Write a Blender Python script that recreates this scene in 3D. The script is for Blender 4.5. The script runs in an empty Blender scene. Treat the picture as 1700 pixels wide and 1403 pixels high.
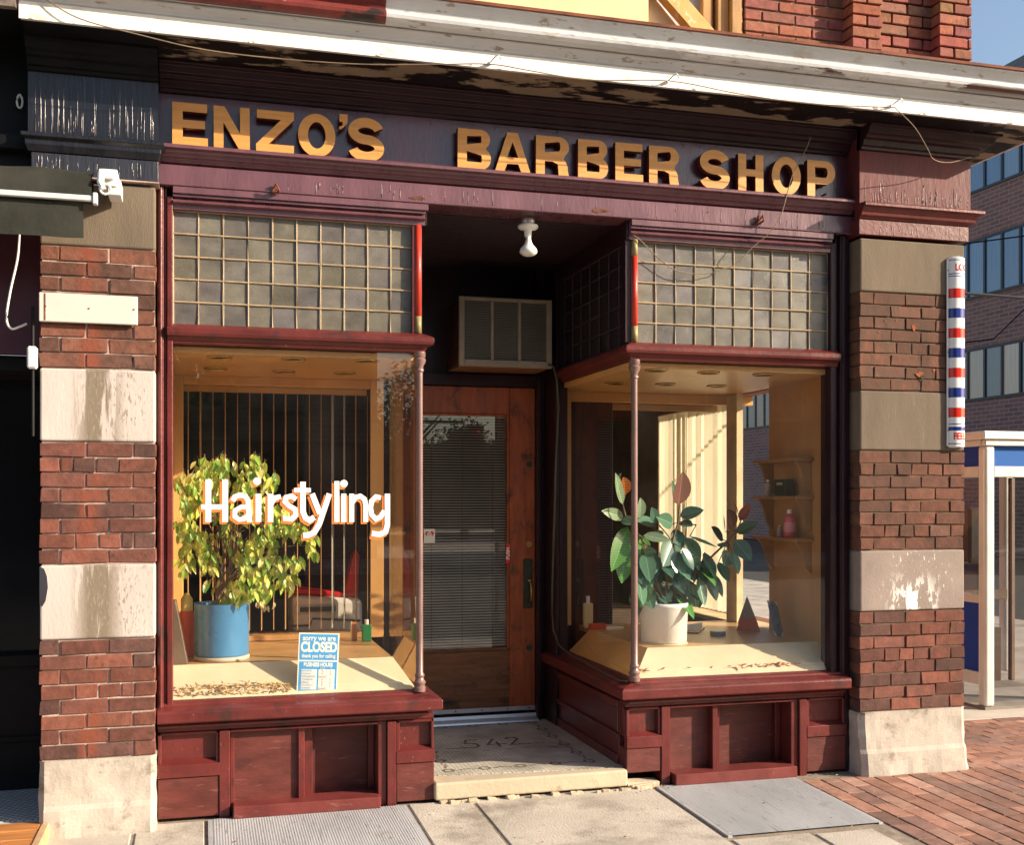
import bpy, bmesh, math, random
from mathutils import Vector, Matrix
random.seed(7)
R = math.radians
scene = bpy.context.scene

# ------------------------------------------------------------------ camera
cam_d = bpy.data.cameras.new("camera"); cam = bpy.data.objects.new("camera", cam_d)
scene.collection.objects.link(cam); scene.camera = cam
cam.location = (0, -5.472, 1.52); cam.rotation_euler = (R(90), 0, R(-15.58))
cam_d.sensor_width = 36; cam_d.lens = 39.11; cam_d.shift_y = 0.0744
cam_d.clip_start = 0.05; cam_d.clip_end = 2000

# ------------------------------------------------------------------ sky, sun, exposure
AZ, EL = R(61.5), R(22.5)
SD = Vector((math.sin(AZ)*math.cos(EL), -math.cos(AZ)*math.cos(EL), math.sin(EL)))
world = bpy.data.worlds.new("World"); scene.world = world; world.use_nodes = True
wt = world.node_tree; bg = wt.nodes["Background"]
sky = wt.nodes.new("ShaderNodeTexSky"); sky.sky_type = 'NISHITA'; sky.sun_disc = False
sky.sun_elevation = EL; sky.sun_rotation = math.atan2(SD.x, SD.y); sky.dust_density = 2.2
wt.links.new(sky.outputs[0], bg.inputs[0]); bg.inputs[1].default_value = 0.095
sun_d = bpy.data.lights.new("sun", 'SUN'); sun_d.energy = 4.6; sun_d.angle = R(0.5); sun_d.color = (1.0, 0.86, 0.66)
sun = bpy.data.objects.new("sun", sun_d); scene.collection.objects.link(sun)
sun.rotation_euler = (-SD).to_track_quat('-Z', 'Y').to_euler()
sun.location = SD*30
scene.view_settings.view_transform = 'Standard'; scene.view_settings.look = 'None'
scene.view_settings.exposure = 1.14; scene.view_settings.gamma = 1.0
scene.cycles.max_bounces = 10; scene.cycles.diffuse_bounces = 5; scene.cycles.transparent_max_bounces = 16
scene.cycles.use_denoising = True

# ------------------------------------------------------------------ materials
def nn(t, kind, **kw):
    n = t.nodes.new(kind)
    for k, v in kw.items():
        if k in n.inputs.keys(): n.inputs[k].default_value = v
        else: setattr(n, k, v)
    return n
def c4(c): return (c[0], c[1], c[2], 1)
MATS = {}
def mat(name, col, rough=.6, spec=.5, var=.25, vs=6, bump=.2, bs=50, stretch=(1,1,1), layers=(), attr=False, metal=0, dist=.004, rvar=0.15, coat=0):
    """layers: (colour, scale, threshold, softness, stretch) patches of another colour mixed over"""
    if name in MATS: return MATS[name]
    m = bpy.data.materials.new(name); m.use_nodes = True; t = m.node_tree
    b = t.nodes["Principled BSDF"]; L = t.links.new
    tc = nn(t, "ShaderNodeTexCoord")
    def noise(scale, st=(1,1,1), detail=6, rough_=.6):
        mp = nn(t, "ShaderNodeMapping"); mp.inputs['Scale'].default_value = st
        L(tc.outputs['Object'], mp.inputs[0])
        n = nn(t, "ShaderNodeTexNoise"); n.inputs['Scale'].default_value = scale
        n.inputs['Detail'].default_value = detail; n.inputs['Roughness'].default_value = rough_
        L(mp.outputs[0], n.inputs['Vector']); return n
    n1 = noise(vs, stretch)
    mr = nn(t, "ShaderNodeMapRange"); mr.inputs['From Min'].default_value = .3; mr.inputs['From Max'].default_value = .7
    mr.inputs['To Min'].default_value = 1-var; mr.inputs['To Max'].default_value = 1+var
    L(n1.outputs[0], mr.inputs[0])
    base = nn(t, "ShaderNodeMix", data_type='RGBA', blend_type='MULTIPLY'); base.inputs[0].default_value = 1
    if attr:
        a = nn(t, "ShaderNodeVertexColor", layer_name='col'); L(a.outputs[0], base.inputs[6])
    else: base.inputs[6].default_value = c4(col)
    L(mr.outputs[0], base.inputs[7])
    out = base.outputs[2]
    for lay in layers:
        lc, sc, th, soft, st = lay[:5]
        nz = noise(sc, st, 8, .65)
        r = nn(t, "ShaderNodeMapRange"); r.inputs['From Min'].default_value = th; r.inputs['From Max'].default_value = th+soft
        L(nz.outputs[0], r.inputs[0])
        fac = r.outputs[0]
        for ax, cc, ww in (lay[5] if len(lay) > 5 else ()):     # patch kept to a band: stains with a place of their own
            sp = nn(t, "ShaderNodeSeparateXYZ"); L(tc.outputs['Object'], sp.inputs[0])
            sb_ = nn(t, "ShaderNodeMath", operation='SUBTRACT'); L(sp.outputs[ax], sb_.inputs[0]); sb_.inputs[1].default_value = cc
            ab = nn(t, "ShaderNodeMath", operation='ABSOLUTE'); L(sb_.outputs[0], ab.inputs[0])
            rg = nn(t, "ShaderNodeMapRange"); rg.inputs['From Min'].default_value = ww*.35; rg.inputs['From Max'].default_value = ww; rg.inputs['To Min'].default_value = 1; rg.inputs['To Max'].default_value = 0
            L(ab.outputs[0], rg.inputs[0]); ml = nn(t, "ShaderNodeMath", operation='MULTIPLY'); L(fac, ml.inputs[0]); L(rg.outputs[0], ml.inputs[1]); fac = ml.outputs[0]
        mx = nn(t, "ShaderNodeMix", data_type='RGBA'); L(fac, mx.inputs[0]); L(out, mx.inputs[6]); mx.inputs[7].default_value = c4(lc)
        out = mx.outputs[2]
    L(out, b.inputs['Base Color'])
    rr = nn(t, "ShaderNodeMapRange"); rr.inputs['To Min'].default_value = max(.02, rough-rvar); rr.inputs['To Max'].default_value = min(1, rough+rvar)
    L(n1.outputs[0], rr.inputs[0]); L(rr.outputs[0], b.inputs['Roughness'])
    b.inputs['Specular IOR Level'].default_value = spec; b.inputs['Metallic'].default_value = metal
    if coat: b.inputs['Coat Weight'].default_value = coat; b.inputs['Coat Roughness'].default_value = .15
    if bump:
        nb = noise(bs, stretch, 5, .6)
        bp = nn(t, "ShaderNodeBump"); bp.inputs['Strength'].default_value = bump; bp.inputs['Distance'].default_value = dist
        L(nb.outputs[0], bp.inputs['Height']); L(bp.outputs[0], b.inputs['Normal'])
    MATS[name] = m; return m
def flat(name, col, rough=.5, metal=0, spec=.5, emit=0):
    if name in MATS: return MATS[name]
    m = bpy.data.materials.new(name); m.use_nodes = True; b = m.node_tree.nodes["Principled BSDF"]
    b.inputs['Base Color'].default_value = c4(col); b.inputs['Roughness'].default_value = rough
    b.inputs['Metallic'].default_value = metal; b.inputs['Specular IOR Level'].default_value = spec
    if emit: b.inputs['Emission Color'].default_value = c4(col); b.inputs['Emission Strength'].default_value = emit
    MATS[name] = m; return m
def glassmat(name, dirt=.03, f0=.085, tint=(1,1,1), dcol=(.55,.5,.42), rough=0.0):
    m = bpy.data.materials.new(name); m.use_nodes = True; t = m.node_tree; L = t.links.new
    t.nodes.remove(t.nodes["Principled BSDF"]); o = t.nodes["Material Output"]
    tr = nn(t, "ShaderNodeBsdfTransparent"); tr.inputs[0].default_value = c4(tint)
    gl = nn(t, "ShaderNodeBsdfGlossy"); gl.inputs['Roughness'].default_value = rough
    lw = nn(t, "ShaderNodeLayerWeight"); pw = nn(t, "ShaderNodeMath", operation='POWER'); pw.inputs[1].default_value = 5
    L(lw.outputs['Facing'], pw.inputs[0]); fr = nn(t, "ShaderNodeMapRange"); fr.inputs['To Min'].default_value = f0; L(pw.outputs[0], fr.inputs[0])
    mx = nn(t, "ShaderNodeMixShader"); L(fr.outputs[0], mx.inputs[0]); L(tr.outputs[0], mx.inputs[1]); L(gl.outputs[0], mx.inputs[2])
    df = nn(t, "ShaderNodeBsdfDiffuse"); df.inputs[0].default_value = c4(dcol)
    tc = nn(t, "ShaderNodeTexCoord"); nz = nn(t, "ShaderNodeTexNoise"); nz.inputs['Scale'].default_value = 3.5; nz.inputs['Detail'].default_value = 8
    L(tc.outputs['Object'], nz.inputs['Vector'])
    r = nn(t, "ShaderNodeMapRange"); r.inputs['From Min'].default_value = .4; r.inputs['From Max'].default_value = .75
    r.inputs['To Min'].default_value = dirt*.4; r.inputs['To Max'].default_value = dirt*2.2
    L(nz.outputs[0], r.inputs[0])
    m2 = nn(t, "ShaderNodeMixShader"); L(r.outputs[0], m2.inputs[0]); L(mx.outputs[0], m2.inputs[1]); L(df.outputs[0], m2.inputs[2])
    L(m2.outputs[0], o.inputs['Surface']); MATS[name] = m; return m

MAR = mat('maroon_paint', (.112,.019,.017), .36, .45, .25, 5, .45, 45, layers=(((.27,.16,.14),30,.685,.03,(1,1,.6)),((.22,.11,.095),60,.66,.04,(1,1,.5)),((.055,.018,.016),7,.56,.1,(1,1,.6)),((.05,.012,.012),9,.62,.2,(1,1,1))), dist=.004)
MARD = mat('weathered_maroon_board', (.105,.024,.019), .5, .4, .3, 6, .4, 40, (1,1,3), layers=(((.20,.085,.07),14,.60,.1,(.5,1,4)),((.25,.12,.10),120,.70,.03,(1,1,1)),((.045,.018,.02),5,.58,.2,(1,1,2))))
PUR = mat('purple_gloss_paint', (.13,.052,.066), .3, .7, .2, 5, .22, 28, (2,2,.5), layers=(((.24,.15,.16),55,.70,.05,(2,2,.35)),((.035,.012,.018),14,.68,.06,(1,1,1))), dist=.006)
PURS = mat('sign_board_paint', (.092,.030,.044), .2, .8, .2, 5, .22, 30, (2,2,.6), layers=(((.022,.009,.014),20,.60,.04,(1,1,.7)),((.02,.009,.012),60,.66,.03,(1,1,.5))), dist=.006)
BLK = mat('black_gloss_paint', (.010,.010,.014), .28, .6, .3, 6, .35, 20, (3,3,.25), layers=(((.20,.17,.18),22,.735,.02,(4,4,.10)),), dist=.006)
BLK2 = mat('matt_black_paint', (.006,.006,.007), .6, .2, .3)
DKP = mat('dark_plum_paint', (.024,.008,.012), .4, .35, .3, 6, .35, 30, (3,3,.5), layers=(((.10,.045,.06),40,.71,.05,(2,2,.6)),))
WHT = mat('white_cornice_paint', (.78,.76,.70), .55, .4, .06, 4, .5, 30, layers=(((.52,.47,.40),12,.58,.12,(.5,1,2)),((.20,.13,.10),24,.60,.03,(.6,1,1.5),(('Z',3.545,.022),)),((.30,.22,.17),30,.70,.05,(1,1,1)),((.12,.05,.04),60,.745,.02,(1,1,1))))
WHTG = mat('grey_white_cornice_paint', (.50,.50,.51), .5, .4, .12, 3, .6, 30, (.6,1,1), layers=(((.36,.30,.24),9,.60,.15,(.5,1,1)),((.07,.028,.022),5,.50,.03,(.5,1,2.5),(('X',2.1,1.9),('Z',3.688,.022))),((.30,.23,.18),18,.60,.05,(.5,1,2)),((.05,.025,.02),26,.69,.03,(.5,1,1.5)),((.10,.03,.025),45,.71,.03,(1,1,1))))
RUST = mat('rusty_flashing', (.16,.055,.03), .8, .2, .4, 8, .4, 60, layers=(((.42,.2,.08),14,.66,.08,(1,1,1)),((.03,.015,.012),11,.62,.08,(1,1,1))))
SOF = mat('peeling_soffit_paint', (.22,.17,.12), .7, .2, .15, 6, .3, 40, layers=(((.008,.005,.007),2.3,.465,.03,(.8,2.0,1)),((.30,.24,.17),26,.66,.05,(1,1,1)),))
SOFD = mat('dark_soffit_paint', (.02,.012,.014), .7, .2, .3, 6, .3, 40, layers=(((.25,.19,.14),3.0,.68,.03,(1,2,1)),))
BRK = mat('old_brick', (.2,.05,.03), .85, .2, .3, 22, .7, 55, attr=True, layers=(((.20,.06,.036),8,.42,.15,(1,1,.4),(('X',-2.09,.06),)),((.075,.045,.034),7,.50,.2,(1.6,1,.5),(('X',-1.84,.16),)),((.055,.028,.02),26,.60,.12,(1,1,1)),((.30,.22,.18),70,.71,.03,(1,1,1))), dist=.004)
BRKL = mat('old_brick_soot', (.2,.05,.03), .85, .2, .3, 18, .7, 55, attr=True, layers=(((.095,.055,.038),9,.34,.3,(2.2,1,.5),(('Z',2.4,.9),)),((.06,.036,.026),3,.50,.25,(2.2,1,.9)),((.30,.2,.16),60,.70,.03,(1,1,1)),((.045,.02,.015),30,.70,.1,(1,1,1))), dist=.004)
MORL = mat('pale_mortar', (.40,.30,.26), .95, .1, .3, 12, .8, 70)
MORD = mat('dark_mortar', (.13,.085,.06), .95, .1, .3, 12, .8, 70)
STL = mat('pale_stone', (.49,.43,.40), .9, .1, .10, 3, .4, 60, (1.3,1,.5), layers=(((.20,.16,.12),5,.42,.05,(3.0,1,.3),(('X',-2.055,.12),)),((.27,.225,.19),60,.55,.06,(1.5,1,.5),(('X',-1.98,.20),)),((.28,.2,.16),45,.68,.06,(1,1,1))))
STD = mat('sooty_stone', (.155,.122,.092), .9, .1, .16, 4, .5, 120, (2,1,.5), layers=(((.30,.245,.19),16,.64,.12,(1.6,1,.22)),((.36,.3,.24),150,.70,.03,(1,1,1))))
STS = mat('splashed_stone', (.26,.21,.185), .9, .1, .15, 4, .5, 80, layers=(((.85,.83,.78),13,.50,.02,(1.6,1,.6),(('X',2.22,.19),('Z',.90,.22))),((.7,.66,.6),40,.62,.03,(1.6,1,.6),(('X',2.25,.3),))))
STB = mat('base_stone', (.42,.37,.32), .95, .1, .16, 5, .6, 70, layers=(((.20,.165,.135),6,.57,.12,(1,1,1.4)),((.50,.46,.41),30,.62,.1,(1,1,1)),((.16,.13,.11),90,.69,.04,(1,1,1))), dist=.004)
GOLD = mat('gold_wood', (.60,.28,.07), .45, .5, .16, 9, .15, 60, (.6,1,6))
GOLDS = mat('gold_wood_edge', (.12,.03,.015), .6, .3, .2)
GREYG = mat('dirty_textured_glass', (.15,.128,.092), .32, .5, .25, 9, .5, 130, (1,1,1.4), attr=True, layers=(((.20,.17,.13),14,.60,.2,(1,1,.5)),((.07,.06,.05),3,.55,.2,(1,1,1))), dist=.003)
GREYD = mat('dark_textured_glass', (.02,.018,.018), .4, .5, .3, 7, .5, 100)
CAME = mat('lead_came', (.34,.25,.155), .6, .4, .25, 20, .4, 80)
CAMED = mat('dark_came', (.06,.035,.045), .6, .4, .3, 20)
COLM = mat('column_paint', (.165,.095,.085), .35, .5, .15, 8, .2, 60, layers=(((.11,.05,.045),18,.62,.1,(1,1,.3)),))
RED = mat('red_post_paint', (.50,.035,.02), .4, .5, .2, 9, .3, 60, layers=(((.25,.18,.05),16,.68,.04,(1,1,.6)),))
OLV = mat('olive_post_paint', (.27,.21,.09), .5, .4, .2, 9)
WGL = glassmat('shop_window_glass', .008, .11)
DGL = glassmat('door_glass', .008, .11, (.8,.8,.8))
SGL = glassmat('side_glass', .012, .085, (.95,.92,.86))
CORDD = mat('dark_hose', (.06,.045,.035), .5)
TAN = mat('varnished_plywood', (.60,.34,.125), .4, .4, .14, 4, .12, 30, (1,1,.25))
TANL = mat('case_ceiling_panel', (.60,.34,.125), .35, .4, .12, 3, .1, 30)
CREAM = mat('cream_sill_board', (.60,.51,.34), .6, .3, .1, 5, .1, 40, layers=(((.40,.30,.16),40,.70,.04,(1,1,1)),))
DECK = mat('deck_linoleum', (.50,.29,.12), .35, .5, .14, 5, .1, 30)
DOOR = mat('door_mahogany', (.31,.072,.020), .42, .5, .3, 7, .25, 40, (5,1,.7), layers=(((.05,.022,.012),7,.56,.14,(1.2,1,1)),))
DOORB = mat('door_worn_wood', (.17,.07,.028), .5, .4, .35, 8, .3, 35, (.5,1,5), layers=(((.022,.014,.010),5,.52,.15,(1,1,1.6)),))
ALU = mat('aluminium', (.62,.64,.66), .35, .6, .1, 10, .1, 80, metal=.7)
BRASS = mat('aged_brass', (.55,.36,.12), .35, .5, .2, 20, metal=.8)
BRONZE = mat('dark_bronze_plate', (.05,.055,.04), .45, .5, .3, 20, metal=.5)
ACF = mat('ac_frame', (.30,.25,.19), .5, .4, .16, 9, .2, 60, layers=(((.16,.08,.04),9,.66,.1,(1,1,1)),))
ACS = mat('ac_case', (.09,.045,.045), .5, .4, .2)
ACG = mat('ac_fins', (.20,.205,.165), .5, .4, .2)
TILE = None
CONC = mat('sidewalk_concrete', (.46,.41,.355), .92, .1, .16, 2.5, .8, 90, layers=(((.50,.46,.40),140,.68,.03,(1,1,1)),((.16,.14,.12),170,.69,.03,(1,1,1)),((.17,.145,.125),17,.665,.03,(1,1,1)),((.13,.11,.10),38,.69,.02,(1,1,1)),((.20,.17,.14),60,.68,.05,(1,1,1)),((.27,.235,.20),2.2,.50,.15,(1,1,1))))
STEPM = mat('worn_step_stone', (.47,.39,.285), .85, .2, .12, 4, .6, 50, layers=(((.33,.24,.14),9,.60,.12,(1,1,1)),((.14,.1,.07),50,.70,.03,(1,1,1))))
PAVE = mat('paver_brick', (.22,.1,.07), .9, .2, .25, 14, .6, 70, attr=True, layers=(((.12,.085,.07),2.2,.52,.2,(1,1,1)),((.34,.27,.22),5,.63,.16,(1,1,1)),))
SAND = mat('paver_joint_sand', (.26,.21,.17), .95, .1, .3, 20, .5, 90)
ASPH = mat('asphalt', (.055,.053,.05), .95, .2, .2, 8, .6, 90)
PLANK = mat('weathered_planks', (.42,.17,.055), .6, .3, .3, 5, .4, 40, (.6,5,1), layers=(((.12,.05,.02),8,.64,.08,(.4,4,1)),))
CANV = mat('dark_canvas', (.030,.030,.024), .85, .2, .25, 5, .5, 30)
WPL = flat('white_plastic', (.72,.71,.68), .4)
WMET = mat('white_enamel', (.72,.71,.68), .3, .5, .05, 5, .05)
CORD = mat('old_cord', (.20,.14,.09), .7)
CORDG = mat('green_hose', (.05,.07,.05), .5)
SLAT = mat('tan_blind_slat', (.50,.29,.12), .6, .3, .08)
SLATC = mat('cream_blind_slat', (.74,.67,.50), .7, .3, .05, 5, .05)
SLATG = mat('grey_blind_slat', (.36,.34,.29), .6, .3, .08)
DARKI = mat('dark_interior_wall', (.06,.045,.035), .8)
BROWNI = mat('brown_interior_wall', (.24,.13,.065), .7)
LEAF = None

# ------------------------------------------------------------------ object helpers
ANCH = {}
def link(o): scene.collection.objects.link(o); return o
def setp(o, label=None, cat=None, group=None, kind=None):
    if label: o['label'] = label
    if cat: o['category'] = cat
    if group: o['group'] = group
    if kind: o['kind'] = kind
    return o
def thing(name, label, cat, loc, group=None):
    o = link(bpy.data.objects.new(name, None)); o.location = loc; o.empty_display_size = .1
    ANCH[o.name] = Vector(loc); return setp(o, label, cat, group)
class MB:
    def __init__(s): s.v = []; s.f = []; s.c = []
    def add(s, vs, fs, col=None):
        b = len(s.v); s.v += [tuple(v) for v in vs]; s.f += [[b+i for i in f] for f in fs]; s.c += [col]*len(fs); return s
    def box(s, x0, x1, y0, y1, z0, z1, col=None, j=0):
        vs = [(x, y, z) for x in (x0, x1) for y in (y0, y1) for z in (z0, z1)]
        if j: vs = [(x+random.uniform(-j, j), y+random.uniform(-j, j), z+random.uniform(-j, j)) for x, y, z in vs]
        return s.add(vs, [(0,1,3,2),(4,6,7,5),(0,4,5,1),(2,3,7,6),(0,2,6,4),(1,5,7,3)], col)
    def quad(s, a, b, c, d, col=None): return s.add([a, b, c, d], [(0,1,2,3)], col)
    def prism(s, prof, x0, x1, axis='x', cap=True, col=None):
        """prof: list of (a,b); axis x -> (y,z), axis y -> (x,z), axis z -> (x,y)"""
        def P(a, b, t): return {'x': (t, a, b), 'y': (a, t, b), 'z': (a, b, t)}[axis]
        n = len(prof); vs = [P(a, b, x0) for a, b in prof]+[P(a, b, x1) for a, b in prof]
        fs = [(i, (i+1) % n, n+(i+1) % n, n+i) for i in range(n)]
        if cap: fs += [tuple(range(n))[::-1], tuple(range(n, 2*n))]
        return s.add(vs, fs, col)
    def sweep(s, prof, path, close_back=True):
        """prof: (out, z) outer outline top->bottom; path: XY points, outward = right-hand side of travel; mitred"""
        pts = [Vector(p) for p in path]; m = len(pts); rings = []
        for i, p in enumerate(pts):
            d0 = (pts[i]-pts[i-1]).normalized() if i else (pts[1]-pts[0]).normalized()
            d1 = (pts[i+1]-pts[i]).normalized() if i < m-1 else d0
            n0 = Vector((d0.y, -d0.x)); n1 = Vector((d1.y, -d1.x)); nb = (n0+n1)
            nb = nb/ (1+n0.dot(n1))
            rings.append([(p.x+nb.x*o, p.y+nb.y*o, z) for o, z in prof])
        k = len(prof); vs = [v for r in rings for v in r]; fs = []
        for i in range(m-1):
            for j in range(k if close_back else k-1):
                j2 = (j+1) % k; fs.append((i*k+j, i*k+j2, (i+1)*k+j2, (i+1)*k+j))
        fs.append(tuple(range(k))); fs.append(tuple(range((m-1)*k, m*k))[::-1])
        return s.add(vs, fs)
    def tube(s, pts, r, seg=8, col=None):
        pts = [Vector(p) for p in pts]; rings = []; up = Vector((0,0,1))
        for i, p in enumerate(pts):
            d = (pts[min(i+1, len(pts)-1)]-pts[max(i-1, 0)]).normalized()
            a = d.cross(up)
            if a.length < 1e-3: a = d.cross(Vector((1,0,0)))
            a.normalize(); b = d.cross(a); rr = r[i] if isinstance(r, (list, tuple)) else r
            rings.append([p+(a*math.cos(q)+b*math.sin(q))*rr for q in [2*math.pi*k/seg for k in range(seg)]])
        vs = [v for g in rings for v in g]; fs = []
        for i in range(len(pts)-1):
            for k in range(seg): fs.append((i*seg+k, i*seg+(k+1) % seg, (i+1)*seg+(k+1) % seg, (i+1)*seg+k))
        fs.append(tuple(range(seg))[::-1]); fs.append(tuple(range((len(pts)-1)*seg, len(pts)*seg)))
        return s.add(vs, fs, col)
    def lathe(s, prof, cx, cy, seg=24, col=None, a0=0, a1=2*math.pi):
        full = abs(a1-a0-2*math.pi) < 1e-6; m = seg if full else seg+1; vs = []
        for r, z in prof:
            for k in range(m):
                q = a0+(a1-a0)*k/seg; vs.append((cx+r*math.cos(q), cy+r*math.sin(q), z))
        fs = []
        for i in range(len(prof)-1):
            for k in range(seg):
                k2 = (k+1) % m if full else k+1
                fs.append((i*m+k, i*m+k2, (i+1)*m+k2, (i+1)*m+k))
        if full:
            if prof[0][0] > 1e-4: fs.append(tuple(range(m))[::-1])
            if prof[-1][0] > 1e-4: fs.append(tuple(range((len(prof)-1)*m, len(prof)*m)))
        return s.add(vs, fs, col)
    def stroke(s, pts, w, plane, t):
        """flat ribbon; plane 'xz' at y=t or 'xy' at z=t"""
        P = [Vector(p) for p in pts]; l = []; r = []
        for i, p in enumerate(P):
            d0 = (P[i]-P[i-1]).normalized() if i else (P[1]-P[0]).normalized()
            d1 = (P[i+1]-P[i]).normalized() if i < len(P)-1 else d0
            n0 = Vector((-d0.y, d0.x)); n1 = Vector((-d1.y, d1.x)); nb = (n0+n1)/max(.4, 1+n0.dot(n1))
            l.append(p+nb*w/2); r.append(p-nb*w/2)
        f = (lambda q: (q.x, t, q.y)) if plane == 'xz' else (lambda q: (q.x, q.y, t))
        vs = [f(q) for q in l]+[f(q) for q in r]; n = len(P)
        return s.add(vs, [(i, i+1, n+i+1, n+i) for i in range(n-1)])
    def build(s, name, m, parent=None, label=None, bevel=0, smooth=False, kind=None, fix=True, seg=1):
        me = bpy.data.meshes.new(name)
        a = Vector((0,0,0))
        if parent is not None: a = ANCH[parent.name]
        me.from_pydata([(x-a.x, y-a.y, z-a.z) for x, y, z in s.v], [], s.f)
        if any(c is not None for c in s.c):
            ca = me.color_attributes.new('col', 'FLOAT_COLOR', 'CORNER'); i = 0
            for p, c in zip(me.polygons, s.c):
                for _ in range(p.loop_total):
                    ca.data[i].color = c4(c if c else (.2,.1,.1)); i += 1
        if fix:
            bm = bmesh.new(); bm.from_mesh(me); bmesh.ops.recalc_face_normals(bm, faces=bm.faces); bm.to_mesh(me); bm.free()
        if smooth:
            for p in me.polygons: p.use_smooth = True
        me.materials.append(m); o = link(bpy.data.objects.new(name, me))
        if parent is not None: o.parent = parent
        ANCH[o.name] = a
        if bevel:
            md = o.modifiers.new('bevel', 'BEVEL'); md.width = bevel; md.segments = seg; md.limit_method = 'ANGLE'; md.angle_limit = R(35)
            md.use_clamp_overlap = True
        if label: o['label'] = label
        if kind: o['kind'] = kind
        return o
def structure(name, mb, m, **kw): return mb.build(name, m, None, kind='structure', **kw)
def top(name, mb, m, label, cat, group=None, loc=None, **kw):
    """a thing that is a single mesh, origin at loc"""
    L0 = Vector(loc) if loc else Vector((0,0,0))
    s2 = MB(); s2.v = [tuple(Vector(v)-L0) for v in mb.v]; s2.f = mb.f; s2.c = mb.c
    o = s2.build(name, m, None, **kw); o.location = L0; ANCH[o.name] = L0
    return setp(o, label, cat, group)
def copy_tree(o, parent=None):
    c = o.copy(); link(c); c.parent = parent; ANCH[c.name] = ANCH.get(o.name, Vector((0,0,0)))
    for ch in list(o.children): copy_tree(ch, c)
    return c
def curve_obj(name, splines, m, parent, extrude, bevel=0, M=None, label=None, m2=None):
    """splines: list of closed 2D polygons (outer + holes) filled & extruded, standing in xz facing -y. M: matrix placing it (world)"""
    cu = bpy.data.curves.new(name, 'CURVE'); cu.dimensions = '2D'; cu.fill_mode = 'BOTH'; cu.extrude = extrude; cu.bevel_depth = bevel; cu.bevel_resolution = 1
    for sp in splines:
        q = cu.splines.new('POLY'); q.points.add(len(sp)-1); q.use_cyclic_u = True
        for i, (x, y) in enumerate(sp): q.points[i].co = (x, y, 0, 1)
    return _cu2mesh(cu, name, m, parent, M, label, m2)
def _cu2mesh(cu, name, m, parent, M, label, m2=None):
    tmp = bpy.data.objects.new('tmp', cu); scene.collection.objects.link(tmp)
    dg = bpy.context.evaluated_depsgraph_get(); me = bpy.data.meshes.new_from_object(tmp.evaluated_get(dg))
    bpy.data.objects.remove(tmp); bpy.data.curves.remove(cu)
    a = ANCH[parent.name] if parent is not None else Vector((0,0,0))
    me.transform(Matrix.Translation(-a) @ M)
    me.materials.clear(); me.materials.append(m)
    if m2:
        me.materials.append(m2); me.update()
        for p in me.polygons:
            if abs(p.normal.y) < .5: p.material_index = 1
    o = link(bpy.data.objects.new(name, me)); me.name = name
    if parent is not None: o.parent = parent
    ANCH[o.name] = a
    if label: o['label'] = label
    return o
def text_obj(name, body, size, m, parent, M, off=0, extrude=.0004, align='CENTER', sx=1, label=None):
    cu = bpy.data.curves.new(name, 'FONT'); cu.body = body; cu.size = size; cu.offset = off; cu.extrude = extrude
    cu.align_x = align; cu.align_y = 'CENTER'
    return _cu2mesh(cu, name, m, parent, M @ Matrix.Diagonal((sx,1,1,1)), label)
XZ = Matrix(((1,0,0,0),(0,0,-1,0),(0,1,0,0),(0,0,0,1)))     # curve plane xy -> world xz, normal to -y
def at(x, y, z): return Matrix.Translation((x, y, z)) @ XZ
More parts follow.
